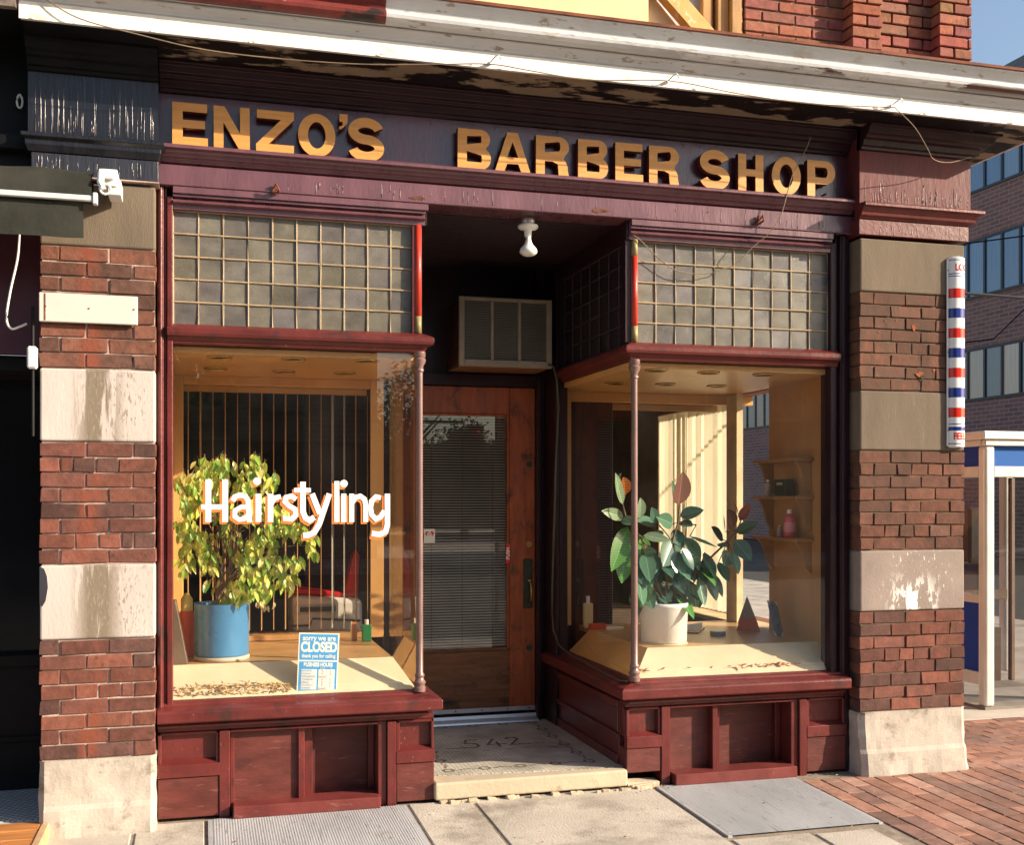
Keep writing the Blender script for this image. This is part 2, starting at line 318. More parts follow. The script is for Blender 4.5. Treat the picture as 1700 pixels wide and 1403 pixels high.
# measured outlines (metres)
RUB= [(2.601, 0.333, 1.484, 2.594, 0.273, 1.673, 0.098, 'b'), (2.611, 0.399, 1.495, 2.558, 0.339, 1.624, 0.03, 'g'), (2.247, 0.292, 1.488, 2.177, 0.232, 1.662, 0.045, 'l'), (2.278, 0.332, 1.542, 2.239, 0.272, 1.64, 0.06, 'o'), (2.31, 0.441, 1.413, 2.151, 0.381, 1.453, 0.05, 'l'), (2.359, 0.317, 1.411, 2.333, 0.257, 1.526, 0.049, 'l'), (2.477, 0.384, 1.386, 2.341, 0.324, 1.392, 0.057, 'g'), (2.45, 0.302, 1.388, 2.393, 0.242, 1.473, 0.045, 'd'), (2.57, 0.344, 1.375, 2.439, 0.284, 1.419, 0.064, 'g'), (2.628, 0.375, 1.421, 2.744, 0.315, 1.455, 0.057, 'g'), (2.327, 0.419, 1.359, 2.201, 0.359, 1.112, 0.084, 'y'), (2.336, 0.434, 1.332, 2.268, 0.374, 1.043, 0.099, 'y'), (2.41, 0.448, 1.315, 2.392, 0.388, 1.152, 0.084, 'y'), (2.387, 0.329, 1.314, 2.517, 0.269, 1.285, 0.045, 'l'), (2.619, 0.403, 1.346, 2.602, 0.343, 1.219, 0.068, 'd'), (2.583, 0.359, 1.285, 2.485, 0.299, 1.138, 0.098, 'g'), (2.671, 0.395, 1.298, 2.73, 0.335, 1.167, 0.091, 'g'), (2.621, 0.457, 1.145, 2.529, 0.397, 1.012, 0.1, 'l'), (2.645, 0.411, 1.205, 2.702, 0.351, 1.047, 0.068, 'g'), (2.668, 0.464, 1.08, 2.637, 0.404, 0.957, 0.069, 'g'), (2.735, 0.418, 1.029, 2.736, 0.358, 0.893, 0.072, 'g'), (2.798, 0.393, 1.124, 2.802, 0.333, 0.988, 0.076, 'l'), (2.904, 0.444, 1.149, 2.93, 0.384, 1.036, 0.065, 'g'), (2.881, 0.434, 1.072, 2.888, 0.374, 0.951, 0.034, 'g'), (2.919, 0.343, 1.218, 2.852, 0.283, 1.138, 0.06, 'l'), (2.918, 0.298, 1.213, 2.918, 0.238, 1.09, 0.045, 'g'), (2.994, 0.419, 1.279, 3.064, 0.359, 1.158, 0.072, 'g'), (3.027, 0.467, 1.321, 3.129, 0.407, 1.375, 0.061, 'g'), (2.946, 0.346, 1.345, 2.874, 0.286, 1.46, 0.068, 'b'), (2.954, 0.296, 1.417, 2.885, 0.236, 1.495, 0.037, 'r'), (3.015, 0.4, 1.395, 3.049, 0.34, 1.491, 0.042, 'r'), (2.933, 0.446, 1.279, 2.823, 0.386, 1.357, 0.054, 'd'), (2.472, 0.451, 1.0, 2.478, 0.391, 0.902, 0.069, 'y'), (2.525, 0.384, 1.011, 2.52, 0.324, 0.924, 0.068, 'd'), (2.603, 0.391, 0.985, 2.573, 0.331, 0.901, 0.068, 'd'), (2.41, 0.381, 1.177, 2.4, 0.321, 1.02, 0.114, 'd'), (2.388, 0.333, 1.219, 2.439, 0.273, 1.222, 0.038, 'g'), (2.633, 0.384, 1.385, 2.679, 0.324, 1.362, 0.053, 'd'), (2.684, 0.365, 1.303, 2.819, 0.305, 1.244, 0.019, 'g'), (2.923, 0.401, 1.328, 2.879, 0.341, 1.424, 0.03, 'g'), (2.479, 0.403, 1.331, 2.51, 0.343, 1.317, 0.038, 'g'), (2.853, 0.353, 1.258, 2.883, 0.293, 1.246, 0.03, 'g'), (2.245, 0.294, 1.405, 2.292, 0.234, 1.383, 0.045, 'g')]
RST= [[(2.522, 0.36, 0.935), (2.572, 0.36, 1.285), (2.606, 0.36, 1.386), (2.615, 0.36, 1.487)], [(2.514, 0.36, 0.936), (2.388, 0.36, 1.287), (2.289, 0.36, 1.411), (2.269, 0.36, 1.488)], [(2.539, 0.36, 0.935), (2.742, 0.36, 1.126), (2.914, 0.36, 1.273), (2.975, 0.36, 1.336), (3.001, 0.36, 1.4)], [(2.572, 0.36, 1.269), (2.539, 0.36, 1.316), (2.472, 0.36, 1.387)], [(2.606, 0.36, 1.386), (2.657, 0.36, 1.378), (2.717, 0.36, 1.37)]]
HST= [([(0.03, 1.612), (0.03, 1.408)], 0.0291), ([(0.108, 1.612), (0.108, 1.408)], 0.0291), ([(-0.003, 1.48), (0.108, 1.48)], 0.0262), ([(0.142, 1.508), (0.153, 1.529), (0.176, 1.537), (0.201, 1.532), (0.215, 1.508), (0.221, 1.407)], 0.0262), ([(0.215, 1.479), (0.181, 1.479), (0.153, 1.462), (0.153, 1.433), (0.173, 1.419), (0.195, 1.422), (0.215, 1.442)], 0.0233), ([(0.263, 1.543), (0.263, 1.407)], 0.0291), ([(0.32, 1.543), (0.32, 1.406)], 0.0291), ([(0.32, 1.491), (0.34, 1.523), (0.369, 1.529)], 0.0262), ([(0.443, 1.517), (0.42, 1.532), (0.394, 1.526), (0.389, 1.505), (0.409, 1.485), (0.438, 1.467), (0.44, 1.438), (0.42, 1.42), (0.38, 1.424)], 0.0262), ([(0.475, 1.602), (0.475, 1.455), (0.487, 1.426), (0.507, 1.414), (0.53, 1.429)], 0.0291), ([(0.432, 1.561), (0.513, 1.561)], 0.0233), ([(0.519, 1.544), (0.557, 1.446)], 0.0291), ([(0.603, 1.544), (0.554, 1.396), (0.53, 1.355), (0.501, 1.341), (0.475, 1.341)], 0.0291), ([(0.639, 1.606), (0.639, 1.405)], 0.0262), ([(0.673, 1.544), (0.673, 1.404)], 0.0277), ([(0.712, 1.544), (0.712, 1.404)], 0.0262), ([(0.712, 1.496), (0.73, 1.526), (0.754, 1.532), (0.775, 1.517), (0.781, 1.49), (0.781, 1.404)], 0.0262), ([(0.856, 1.523), (0.832, 1.529), (0.811, 1.508), (0.805, 1.475), (0.811, 1.439), (0.832, 1.418), (0.856, 1.43), (0.874, 1.46)], 0.0262), ([(0.889, 1.544), (0.889, 1.388), (0.88, 1.355), (0.85, 1.341), (0.811, 1.347)], 0.0291)]
DOTS = [(0.257, 1.604), (0.674, 1.594)]
# ================================================================== setting
PT = -1.0
sw = MB(); sw.add([(-12,-4.0,-.075),(-.16,-4.0,-.075),(-.16,.3,.0),(-12,.3,.0)], [(0,1,2,3)])
def gz(y): return min(0.0, .02*y) if y < 0 else 0.0
def slabs(rects):
    m = MB()
    for (x0, x1, y0, y1) in rects:
        g = .006
        m.add([(x0+g, y0+g, gz(y0)), (x1-g, y0+g, gz(y0)), (x1-g, y1-g, gz(y1)), (x0+g, y1-g, gz(y1)),
               (x0+g, y0+g, gz(y0)-.08), (x1-g, y0+g, gz(y0)-.08), (x1-g, y1-g, gz(y1)-.08), (x0+g, y1-g, gz(y1)-.08)],
              [(0,1,2,3),(0,4,5,1),(1,5,6,2),(2,6,7,3),(3,7,4,0)])
    return m
rects = [(-.95,-.30,-1.6,-.10),(-.30,.02,-1.6,-.02),(-6,-.95,-1.6,.15),(.98,1.31,-1.8,.0),(1.31,2.29,-1.8,.0),(2.29,2.70,-1.8,-.90),(.02,.98,-1.8,-.71),(2.70,3.02,-1.8,-.92)]
for i in range(-4, 6):
    rects.append((i*1.6-.6, (i+1)*1.6-.6, -2.9, -1.8)); rects.append((i*1.6-.6, (i+1)*1.6-.6, -4.0, -2.9))
slab = slabs(rects); structure('sidewalk', slab, CONC, bevel=.008)
structure('sidewalk_joint_bed', MB().add([(-14,-4.0,gz(-4)-.0055),(9.9,-4.0,gz(-4)-.0055),(9.9,0,-.0055),(-14,0,-.0055),(-14,14,-.0055),(9.9,14,-.0055)], [(0,1,2,3),(3,2,5,4)]), SAND)
structure('kerb', MB().box(-40, 9.9, -4.16, -4.0, -.40, -.078), CONC, bevel=.02)
structure('street_road', MB().box(-140, 140, -20, -4.17, -.5, -.22), ASPH)
structure('side_street_road', MB().box(9.95, 22, -4.1, 160, -.5, -.20), ASPH)
structure('ground', MB().box(-400, 400, -400, 400, -1.6, -.55), CONC)
structure('far_sidewalk', MB().box(-140, 140, -24, -20.0, -.5, -.08), CONC)
# brick pavers round the corner, real bricks laid in two fields
pv = MB()
def pcol():
    k = random.random(); f = random.uniform(.75, 1.25)
    c = (.29,.15,.11) if k < .55 else ((.23,.13,.105) if k < .8 else (.34,.20,.155))
    return tuple(q*f for q in c)
def paver(x0, x1, y0, y1):
    dz = random.uniform(-.0016, .0016); t0, t1 = gz(y0)+dz, gz(y1)+dz; c = pcol()
    vs = [(x0,y0,t0),(x1,y0,t0),(x1,y1,t1),(x0,y1,t1),(x0,y0,t0-.06),(x1,y0,t0-.06),(x1,y1,t1-.06),(x0,y1,t1-.06)]
    vs = [(x+random.uniform(-.0015,.0015), y+random.uniform(-.0015,.0015), z) for x, y, z in vs]
    pv.add(vs, [(0,1,2,3),(0,4,5,1),(1,5,6,2),(2,6,7,3),(3,7,4,0)], c)
g = .004
# field A: long side along y, running bond
x = 2.70; k = 0
while x < 7.4:
    y = -1.86 if k % 2 else -1.75
    while y < -.16:
        x0, x1, y0, y1 = x+g, x+.105-g, y+g, y+.21-g
        if not (x1 < 3.12 and y1 > -.90) and not (x0 < 3.02 and y1 > -1.8): paver(x0, x1, y0, min(y1, -.115 if x0 < 4.2 else y1))
        elif x0 > 3.02 or (3.02 < x1): 
            if y0 > -.90 and x0 >= 3.115: paver(x0, x1, y0, y1)
        y += .21
    x += .105; k += 1
# field B: long side along x beyond the pier
y = -.12; k = 0
while y < 1.02:
    x = 4.19+(.105 if k % 2 else 0)
    while x < 8.6:
        if y > -.02 or True: paver(x+g, x+.21-g, y+g, y+.105-g)
        x += .21
    y += .105; k += 1
structure('brick_pavement', pv, PAVE, bevel=.0015)
structure('booth_slab', slabs([(4.16,9.9,1.03,4.2)]), CONC, bevel=.01)
structure('side_sidewalk', slabs([(4.16,9.9,4.2,9),(4.16,9.9,9,14)]), CONC, bevel=.01)
structure('concrete_patch', MB().prism([(4.62,-.42),(5.3,-.30),(6.2,-.34),(6.5,-.9),(5.4,-.85),(4.9,-.66)], -.06, .006, 'z'), CONC)

# ribbed metal cellar plates
def plate(x0, x1, y0, y1, label, slant=0):
    t = thing('cellar_hatch_plate', label, 'hatch plate', ((x0+x1)/2, (y0+y1)/2, gz(y0)), 'ribbed metal plates under the shop windows')
    m = MB(); n = int((x1-x0)/.012)
    for i in range(n):
        xa = x0+(x1-x0)*i/n; w = (x1-x0)/n; s = slant
        m.add([(xa,y0,gz(y0)+.004),(xa+w*.5,y0,gz(y0)+.0052),(xa+w,y0,gz(y0)+.004),(xa+s,y1,gz(y1)+.004),(xa+w*.5+s,y1,gz(y1)+.0052),(xa+w+s,y1,gz(y1)+.004)], [(0,1,4,3),(1,2,5,4)])
    m.build('ribbed_sheet', mat('ribbed_steel', (.37,.375,.39), .5, .5, .2, 3, .3, 60, (1,.3,1), layers=(((.20,.195,.19),26,.60,.06,(3,.25,1)),((.22,.18,.15),5,.62,.15,(1,.5,1)),((.38,.38,.38),7,.6,.12,(2,.3,1)))), t, fix=False)
    for a_, b_ in ((x0-.022, x0-.001),(x1+.001, x1+.022)):
        MB().add([(a_,y0,gz(y0)+.004),(b_,y0,gz(y0)+.004),(b_,y1,gz(y1)+.004),(a_,y1,gz(y1)+.004),(a_,y0,gz(y0)-.03),(b_,y0,gz(y0)-.03),(b_,y1,gz(y1)-.03),(a_,y1,gz(y1)-.03)], [(0,1,2,3),(0,4,5,1),(1,5,6,2),(2,6,7,3),(3,7,4,0)]).build('edge_frame', MATS['ribbed_steel'], t)
plate(.05, .95, -.68, -.03, 'ribbed grey metal plate set in the sidewalk under the left shop window')
plate(2.325, 3.085, -.87, -.03, 'ribbed grey metal plate set in the sidewalk under the right shop window')

# ================================================================== the barber shop building
SB = thing('shop_building', 'red brick corner building with maroon shopfront and white cornice', 'building', (1.6, 0, 0))
Zq = lambda z: 1.52+(z-1.52)*.981
def bcol(dark=0):
    k = random.random(); f = random.uniform(.7, 1.2)
    c = (.172,.064,.045) if k < .5 else ((.138,.055,.042) if k < .8 else (.102,.050,.042))
    if dark: c = tuple(a*.62+b*.38 for a, b in zip(c, (.13,.066,.042)))
    return tuple(q*f for q in c)
def courses(m, x0, x1, yf, z0, z1, pats, n, jit=.003, dark=0, gap=.0075, depth=.10, ragged=.0):
    h = (z1-z0)/n
    for i in range(n):
        p = pats[i % len(pats)]; za, zb = z1-(i+1)*h, z1-i*h
        for a, b in zip(p[:-1], p[1:]):
            xa, xb = x0+(x1-x0)*a, x0+(x1-x0)*b
            ga = gap/2 if a > 0 else 0; gb = gap/2 if b < 1 else 0
            r0 = random.uniform(-ragged, ragged) if a == 0 else 0; r1 = random.uniform(-ragged, ragged) if b == 1 else 0
            yo = random.uniform(-.0035, .0035)
            m.box(xa+ga+r0, xb-gb+r1, yf+yo, yf+depth, za+gap/2, zb-gap/2, bcol(dark), jit)
A, B = [0,.17,.59,1], [0,.395,.805,1]
C, D2 = [0,.17,.28,.48,.68,1], [0,.3,.5,.7,.81,1]
RA, RB, RC, RD = [0,.29,.58,.86,1], [0,.13,.43,.72,1], [0,.13,.35,.49,.65,.79,1], [0,.23,.37,.51,.66,.87,1]
LX0, LX1, YF = -.699, -.206, -.10
mort = MB().box(LX0+.008, LX1-.004, YF+.008, .30, .30, Zq(2.70))
pierL = mort.build('pier', MORL, SB, label='left brick and stone pier with pale streaked blocks')
for z0_, z1_, pats_, dk_ in ((2.122,2.683,[A,B,A,A,B,B,A,B],1),(1.217,1.781,[B,C,B,A,B,A,D2,A],0),(.318,.868,[A,B,A,D2,A,B,A,B],0)):
    bl = MB(); courses(bl, LX0, LX1, YF, Zq(z0_), Zq(z1_), pats_, 8, ragged=.004, dark=dk_)
    bl.build('brickwork', BRK, pierL, bevel=.0022)
for z0, z1, mm in ((2.683,2.985,STD),(1.781,2.122,STL),(.868,1.217,STL)):
    MB().box(LX0, LX1, YF-.004, .25, Zq(z0)+.004, Zq(z1)-.004).build('stone_block', mm, pierL, bevel=.008, seg=2)
def basestone(x0, x1, z1, m, p):
    b = MB(); nx, nz = 22, 18
    rnd = random.Random(int(x0*100)+5)
    import mathutils
    def ywarp(x, z, u):
        t = z/z1; y = YF-.006-.035*max(0, (1-t))**2
        n = mathutils.noise.noise(Vector((x*7, z*9, 3)))*.005+mathutils.noise.noise(Vector((x*22, z*22, 8)))*.0022
        if t < .38: n += .03*abs(mathutils.noise.noise(Vector((x*5, 9, 1))))*(.38-t)/.38-.010
        e = min(u, 1-u)*(x1-x0); ed = max(0, .02-e)*1.0
        if u > .5: ed *= 1+2.0*abs(mathutils.noise.noise(Vector((1, z*12, 4))))
        return y+n+ed
    vs = []; fs = []
    for i in range(nx+1):
        for k in range(nz+1):
            u = i/nx; z = -.06+(z1+.06)*k/nz; x = x0+(x1-x0)*u
            if i in (0, nx): x += mathutils.noise.noise(Vector((x0*3, z*14, i)))*.012
            vs.append((x, ywarp(x, max(z, 0), u), z))
    for i in range(nx):
        for k in range(nz): a = i*(nz+1)+k; fs.append((a, a+nz+1, a+nz+2, a+1))
    nb = len(vs)
    for i in range(nx+1): vs.append((vs[i*(nz+1)+nz][0], .25, z1))
    for i in range(nx): fs.append((i*(nz+1)+nz, (i+1)*(nz+1)+nz, nb+i+1, nb+i))
    for side in (0, nx):
        nb = len(vs)
        for k in range(nz+1): vs.append((vs[side*(nz+1)+k][0], .25, vs[side*(nz+1)+k][2]))
        for k in range(nz): a = side*(nz+1)+k; fs.append((a, a+1, nb+k+1, nb+k))
    b.add(vs, fs); return b.build('base_stone', m, p, smooth=False)
basestone(LX0-.004, LX1+.003, Zq(.316), STB, pierL)
RX0, RX1 = 3.482, 4.150
pierR = MB().box(RX0+.006, RX1-.010, YF+.008, .34, .30, Zq(2.70)).build('pier', MORD, SB, label='right brick and stone corner pier with soot and white paint splashes')
for z0_, z1_, pats_, dk_ in ((2.13,2.682,[RB,RA,RB,RA,RC,RA,RB,RA],1),(1.23,1.79,[RA,RC,RA,RB,RA,RB,RD,RB],1),(.321,.883,[RB,RA,RB,RD,RB,RA,RB,RA],0)):
    br = MB(); courses(br, RX0, RX1, YF, Zq(z0_), Zq(z1_), pats_, 8, dark=dk_, ragged=.004, depth=.13)
    br.build('brickwork', BRKL, pierR, bevel=.0022)
for z0, z1, mm in ((2.682,2.985,STD),(1.79,2.13,STD),(.883,1.23,STS)):
    MB().box(RX0, RX1, YF-.004, .34, Zq(z0)+.004, Zq(z1)-.004).build('stone_block', mm, pierR, bevel=.008, seg=2)
basestone(RX0-.002, RX1+.01, Zq(.319), STB, pierR)

# side street wall with shop side window openings
sideY = [(.34,.785),(2.75,7.4)]
sb = MB()
sb.box(3.60, 3.72, .341, .785, 0, 3.5); sb.box(3.60, RX1-.012, 2.75, 7.4, 0, 3.5)
sb.box(3.60, 3.72, .786, 2.749, 0, .70).box(3.60, 3.72, .786, 2.749, 2.24, 3.5)
sb.build('side_wall', mat('plain_side_brick', (.2,.07,.045), .9), SB)
# shell of the shop interior
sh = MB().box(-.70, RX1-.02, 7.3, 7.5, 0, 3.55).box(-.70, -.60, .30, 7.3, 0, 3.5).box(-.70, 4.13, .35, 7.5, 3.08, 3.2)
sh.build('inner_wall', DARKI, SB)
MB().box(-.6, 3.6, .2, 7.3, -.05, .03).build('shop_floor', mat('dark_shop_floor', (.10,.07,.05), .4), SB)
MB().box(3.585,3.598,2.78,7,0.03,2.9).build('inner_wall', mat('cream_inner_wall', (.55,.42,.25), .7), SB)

# --- sign board, band and crown between the piers (painted wood)
XA, XB = -.200, RX0-.002
MB().box(XA, XB+.05, .0, .12, 3.160, 3.56).build('sign_board', PURS, SB, label='dark purple gloss board behind the gold letters')
MB().sweep([(.0,3.170),(.090,3.166),(.096,3.160),(.096,3.147),(.070,3.144),(.062,3.135),(.056,3.118),(.036,3.112),(.032,3.097),(.010,3.092),(.008,3.086),(.0,3.080),(-.06,3.08),(-.06,3.168)], [(XA+.02,0),(XB,0)]).build('sign_ledge', PUR, SB, bevel=.002)
MB().box(XA, XB, -.035, .13, 2.985, 3.084).box(XA, XB, -.046, -.034, 2.985, 2.993).build('lintel_band', PUR, SB, label='purple painted band over the entrance', bevel=.003)
crown = [(.0,3.425),(.016,3.428),(.018,3.442),(.034,3.446),(.040,3.474),(.062,3.480),(.066,3.492),(.086,3.500),(.098,3.528),(.120,3.534),(.120,3.552),(-.03,3.552),(-.03,3.425)]
crown = crown[::-1]
MB().sweep(crown, [(XA+.01,0),(XB,0)]).build('crown_moulding', DKP, SB, bevel=.002)
# right pier capital
CX0, CX1, CY = 3.462, 4.172, -.128
MB().box(CX0, CX1, CY, .35, 3.135, 3.56).build('pier_capital', MARD and mat('capital_maroon', (.115,.028,.030), .5, .2, .25, 5, .3, 24, (1.5,1.5,.5), layers=(((.40,.24,.22),17,.725,.02,(4,4,.12)),((.03,.012,.018),18,.72,.03,(1,1,.6))), dist=.007), SB, label='maroon capital of the corner pier with dripped paint')
MB().sweep([(.0,3.138),(.052,3.134),(.056,3.128),(.056,3.114),(.040,3.110),(.030,3.092),(.022,3.086),(.018,3.070),(.005,3.062),(.0,3.054),(-.05,3.054),(-.05,3.138)], [(CX0,CY),(CX1,CY),(CX1,.5)]).build('capital_ledge', MAR, SB, bevel=.002)
MB().box(CX0, CX1-.006, CY+.006, .35, 2.968, 3.0535).build('capital_band', MAR, SB, bevel=.003)
MB().sweep([(o*1.0, z) for o, z in crown], [(CX0,CY),(CX1,CY),(CX1,.6)]).build('crown_moulding', DKP, SB, bevel=.002)
def drips(name, x0, x1, zt0, zt1, zb, y, n, mm, parent, seed):
    rd = random.Random(seed); m = MB()
    for i in range(n):
        x = rd.uniform(x0, x1); a = rd.uniform(zt0, zt1); b = zb+rd.random()**2*.05; r = rd.uniform(.0009,.0019); dx = rd.uniform(-.003,.003)
        if a-b < .02: continue
        k = rd.randint(3,5); pts = [(x+dx*t/k+rd.uniform(-.0008,.0008), y-.0004, a+(b-a)*t/k) for t in range(k+1)]
        m.tube(pts, [r*.5]+[r]*(k-1)+[r*1.25], 5)
    return m.build(name, mm, parent, smooth=True)
DRP = mat('pale_highlight_drip', (.34,.21,.20), .3, .7, .2); DRB = mat('grey_highlight_drip', (.20,.17,.18), .25, .9, .2)  # real drips, paled to put the light they catch into the colour
drips('paint_drips', CX0+.02, CX1-.02, 3.17, 3.27, 3.136, CY, 58, DRP, SB, 4)
drips('paint_drips', CX0+.02, CX1-.02, 3.00, 3.05, 2.972, CY+.006, 22, DRP, SB, 5)
drips('paint_drips', .3, 3.3, 3.01, 3.08, 2.99, -.035, 60, mat('mauve_highlight_drip', (.22,.12,.14), .3, .7, .2), SB, 6)  # drip colour lightened to stand for its highlight
drips('paint_drips', -.72, -.21, 3.20, 3.37, 3.150, CY, 44, DRB, SB, 7)
drips('paint_drips', -.72, -.25, 3.00, 3.06, 2.985, CY+.004, 30, DRB, SB, 8)
# left pier capital, painted black for the neighbour
KX0, KX1 = -.745, -.192
MB().box(KX0, KX1, CY, .3, 3.145, 3.56).build('pier_capital', BLK, SB, label='black capital of the left pier with dripped gloss paint')
MB().sweep([(.0,3.155),(.028,3.148),(.028,3.132),(.012,3.118),(.012,3.100),(.0,3.070),(-.04,3.07),(-.04,3.155)], [(KX0,.2),(KX0,CY),(KX1,CY),(KX1,.2)]).build('capital_ledge', BLK, SB, bevel=.002)
MB().box(KX0+.012, KX1, CY+.004, .3, 2.972, 3.068).build('capital_band', mat('black_capital_band', (.02,.02,.028), .35, .7, .3, 6, .5, 26, (3,3,.25), dist=.005), SB, bevel=.003)
MB().box(KX0, KX1+.002, CY+.002, .3, 2.966, 2.972).build('capital_edge', MORL, SB)
MB().sweep(crown, [(KX0,CY),(KX1,CY)]).build('crown_moulding', BLK2, SB)
# --- cornice
S0 = 3.547
corn = MB().sweep([(-.05,3.83),(.520,3.790),(.520,3.778),(.510,3.774),(.494,3.764),(.480,3.750),(.474,3.736),(.474,3.730),(.484,3.727),
                   (.496,3.720),(.502,3.706),(.498,3.692),(.484,3.678),(.462,3.672),(.440,3.672),(.446,3.667),(.444,3.661),(.430,3.654),(.415,3.640),(.411,3.628),(.402,3.624),(.402,S0),(.388,S0-.002),(.388,S0+.03),(-.05,S0+.03)][::-1], [(-.735,0),(4.115,0),(4.115,6)])
corn2 = corn
co = corn.build('cornice', WHTG, SB, label='moulded white cornice with peeling paint and rusty edge')
MB().sweep([(.4045,3.620),(.4045,S0-.001),(.400,S0-.001),(.400,3.620)][::-1], [(-.742,0),(4.115,0),(4.115,6)]).build('fascia_strip', WHT, co)
MB().sweep([(.527,3.801),(.529,3.786),(.518,3.784),(.516,3.7935),(-.02,3.836),(-.02,3.846)][::-1], [(-.30,0),(4.115,0),(4.115,6)]).build('rusty_flashing', RUST, co)
MB().box(-.20, 4.115+.385, -.386, .02, S0+.0005, S0+.028).box(4.12, 4.5, .02, 6, S0+.0005, S0+.028).build('soffit', SOF, co, label='soffit with large peeled patches of dark paint')
MB().box(-.735, -.201, -.386, .02, S0+.0005, S0+.028).build('soffit', BLK2, co, label='black part of the soffit')
MB().sweep([(.5225,3.782),(.5225,3.776),(.511,3.772),(.496,3.762),(.4825,3.749),(.4765,3.736),(.4765,3.730),(.4865,3.7285),(.4985,3.721),(.5045,3.706),(.5005,3.691),(.4855,3.6755),(.462,3.670),(.462,3.70),(.47,3.75)][::-1], [(-.735,0),(.80,0)]).build('peeling_section', mat('red_peeled_cornice', (.16,.025,.02), .5, .4, .25, 8, .4, 40, layers=(((.02,.012,.012),9,.52,.08,(.5,1,1)),((.62,.58,.52),14,.68,.03,(.6,1,1)))), co, label='left end of the cornice stripped to red and black')

# --- upper storey above the cornice
ub = MB(); rc = lambda: tuple(q*random.uniform(.85,1.2) for q in ((.26,.098,.066) if random.random() < .7 else (.225,.082,.058)))
def ucourses(m, x0, x1, yf, z0, n, h=.0635, L=.205, depth=.11, off=0):
    for i in range(n):
        x = x0-( (L/2 if (i+off) % 2 else 0)); za = z0+i*h
        while x < x1-.001:
            a, b = max(x, x0), min(x+L, x1)
            if b-a > .012: m.box(a+(.005 if a > x0 else 0), b-(.005 if b < x1 else 0), yf+random.uniform(-.002,.002), yf+depth, za+.005, za+h-.005, rc(), .0015)
            x += L
ucourses(ub, 2.864, 3.52, .05, 3.83, 16)
ucourses(ub, 3.47, 3.66, -.045, 3.83, 16, L=.185, depth=.20)
ucourses(ub, 3.662, 4.10, .02, 3.957, 14, off=1)
ucourses(ub, 4.02, 4.235, -.06, 3.83, 16, L=.19, depth=.22)
for i in range(6):
    x = 3.68+i*.06; z = 3.915; ub.add([(x,-.02,z-.01),(x+.052,-.02,z-.022),(x+.052,-.02,z+.035),(x,-.02,z+.047),(x,.10,z-.01),(x+.052,.10,z-.022),(x+.052,.10,z+.035),(x,.10,z+.047)],
        [(0,1,2,3),(4,7,6,5),(0,4,5,1),(1,5,6,2),(2,6,7,3),(3,7,4,0)], (.26,.09,.05))
up = MB().box(2.87, 4.225, .062, .40, 3.80, 4.88).box(3.68, 4.03, .03, .07, 3.80, 3.90).build('upper_wall', mat('grey_mortar', (.30,.22,.17), .95), SB)
ub.build('brickwork', BRK, up, bevel=.0035)
MB().box(4.03, 4.22, .4, 7.0, 3.80, 4.88).box(-1.2, 2.2, .25, .4, 3.80, 4.88).build('upper_wall', mat('plain_side_brick', (.2,.07,.045)), SB)
wf = MB().box(2.79, 2.855, .06, .16, 3.83, 4.9).box(2.72, 2.788, .09, .16, 3.83, 4.9).box(2.64,2.70,.11,.16,3.83,4.9)
uw = wf.build('upper_window', mat('stained_window_frame', (.36,.19,.06), .5, .4, .3, 8, .3, 40, (2,2,.4)), SB, bevel=.004)
MB().box(2.2, 2.72, .17, .175, 3.83, 4.9).build('pane', mat('curtained_pane', (.42,.43,.45), .15, .6, .15, 9, .1, 10, (4,1,.3)), uw)
# cream boarded bay beside the upper window
bay = MB().box(-.3, 2.15, -.30, .25, 3.80, 4.25).build('bay_base', mat('cream_board', (.74,.55,.30), .5, .4, .08, 4, .15, 30, layers=(((.34,.14,.06),16,.71,.04,(1,1,1)),)), SB, label='cream boarded base of the bay above the cornice')
MB().prism([(1.98,4.25),(2.42,3.835),(2.56,3.835),(2.12,4.25)], -.33, -.27, 'y').build('raking_board', mat('worn_yellow_board', (.62,.33,.10), .6, .4, .2, 12, .2, 40, layers=(((.66,.56,.40),18,.56,.1,(1,1,1)),)), bay, bevel=.005)
MB().prism([(2.15,3.82),(2.42,3.82),(2.15,4.10)], -.26, .2, 'y').build('gable_board', mat('cream_board', (.7,.5,.3)), bay)

# chips and scars in the old masonry and lintel
CH = mat('fresh_brick_scar', (.26,.085,.045), .9, .1, .3, 60, .6, 90)
def blob(m, x, z, y, rx, rz, seed, n=11):
    rd = random.Random(seed); c = [(x+rx*rd.uniform(.55,1.1)*math.cos(2*math.pi*k/n), y, z+rz*rd.uniform(.55,1.1)*math.sin(2*math.pi*k/n)) for k in range(n)]
    m.add(c+[(x+rx*.1, y+.0, z)], [(k, (k+1) % n, n) for k in range(n)])
for i, (x, z, rx, rz) in enumerate(((3.82,2.475,.014,.022),(3.86,2.215,.030,.018),(3.64,2.505,.006,.006),(3.71,2.51,.005,.005),(3.60,2.44,.005,.007),(3.95,2.24,.010,.008),(3.66,2.26,.005,.004))):
    m = MB(); blob(m, x, z, YF-.006, rx, rz, i); m.build('brick_scar', CH, pierR, fix=False)
m = MB(); blob(m, 3.875, 2.195, YF-.0075, .012, .018, 30); m.build('brick_hole', BLK2, pierR, fix=False)
m = MB(); m.add([(LX0-.001,YF-.0055,1.215),(LX0+.018,YF-.0055,1.205),(LX0+.030,YF-.0055,1.17),(LX0+.034,YF-.0055,1.12),(LX0+.024,YF-.0055,1.06),(LX0+.010,YF-.0055,1.035),(LX0-.001,YF-.0055,1.045)], [tuple(range(7))]); m.build('stone_chip', mat('dark_chip', (.02,.02,.03), .9), pierL, fix=False)
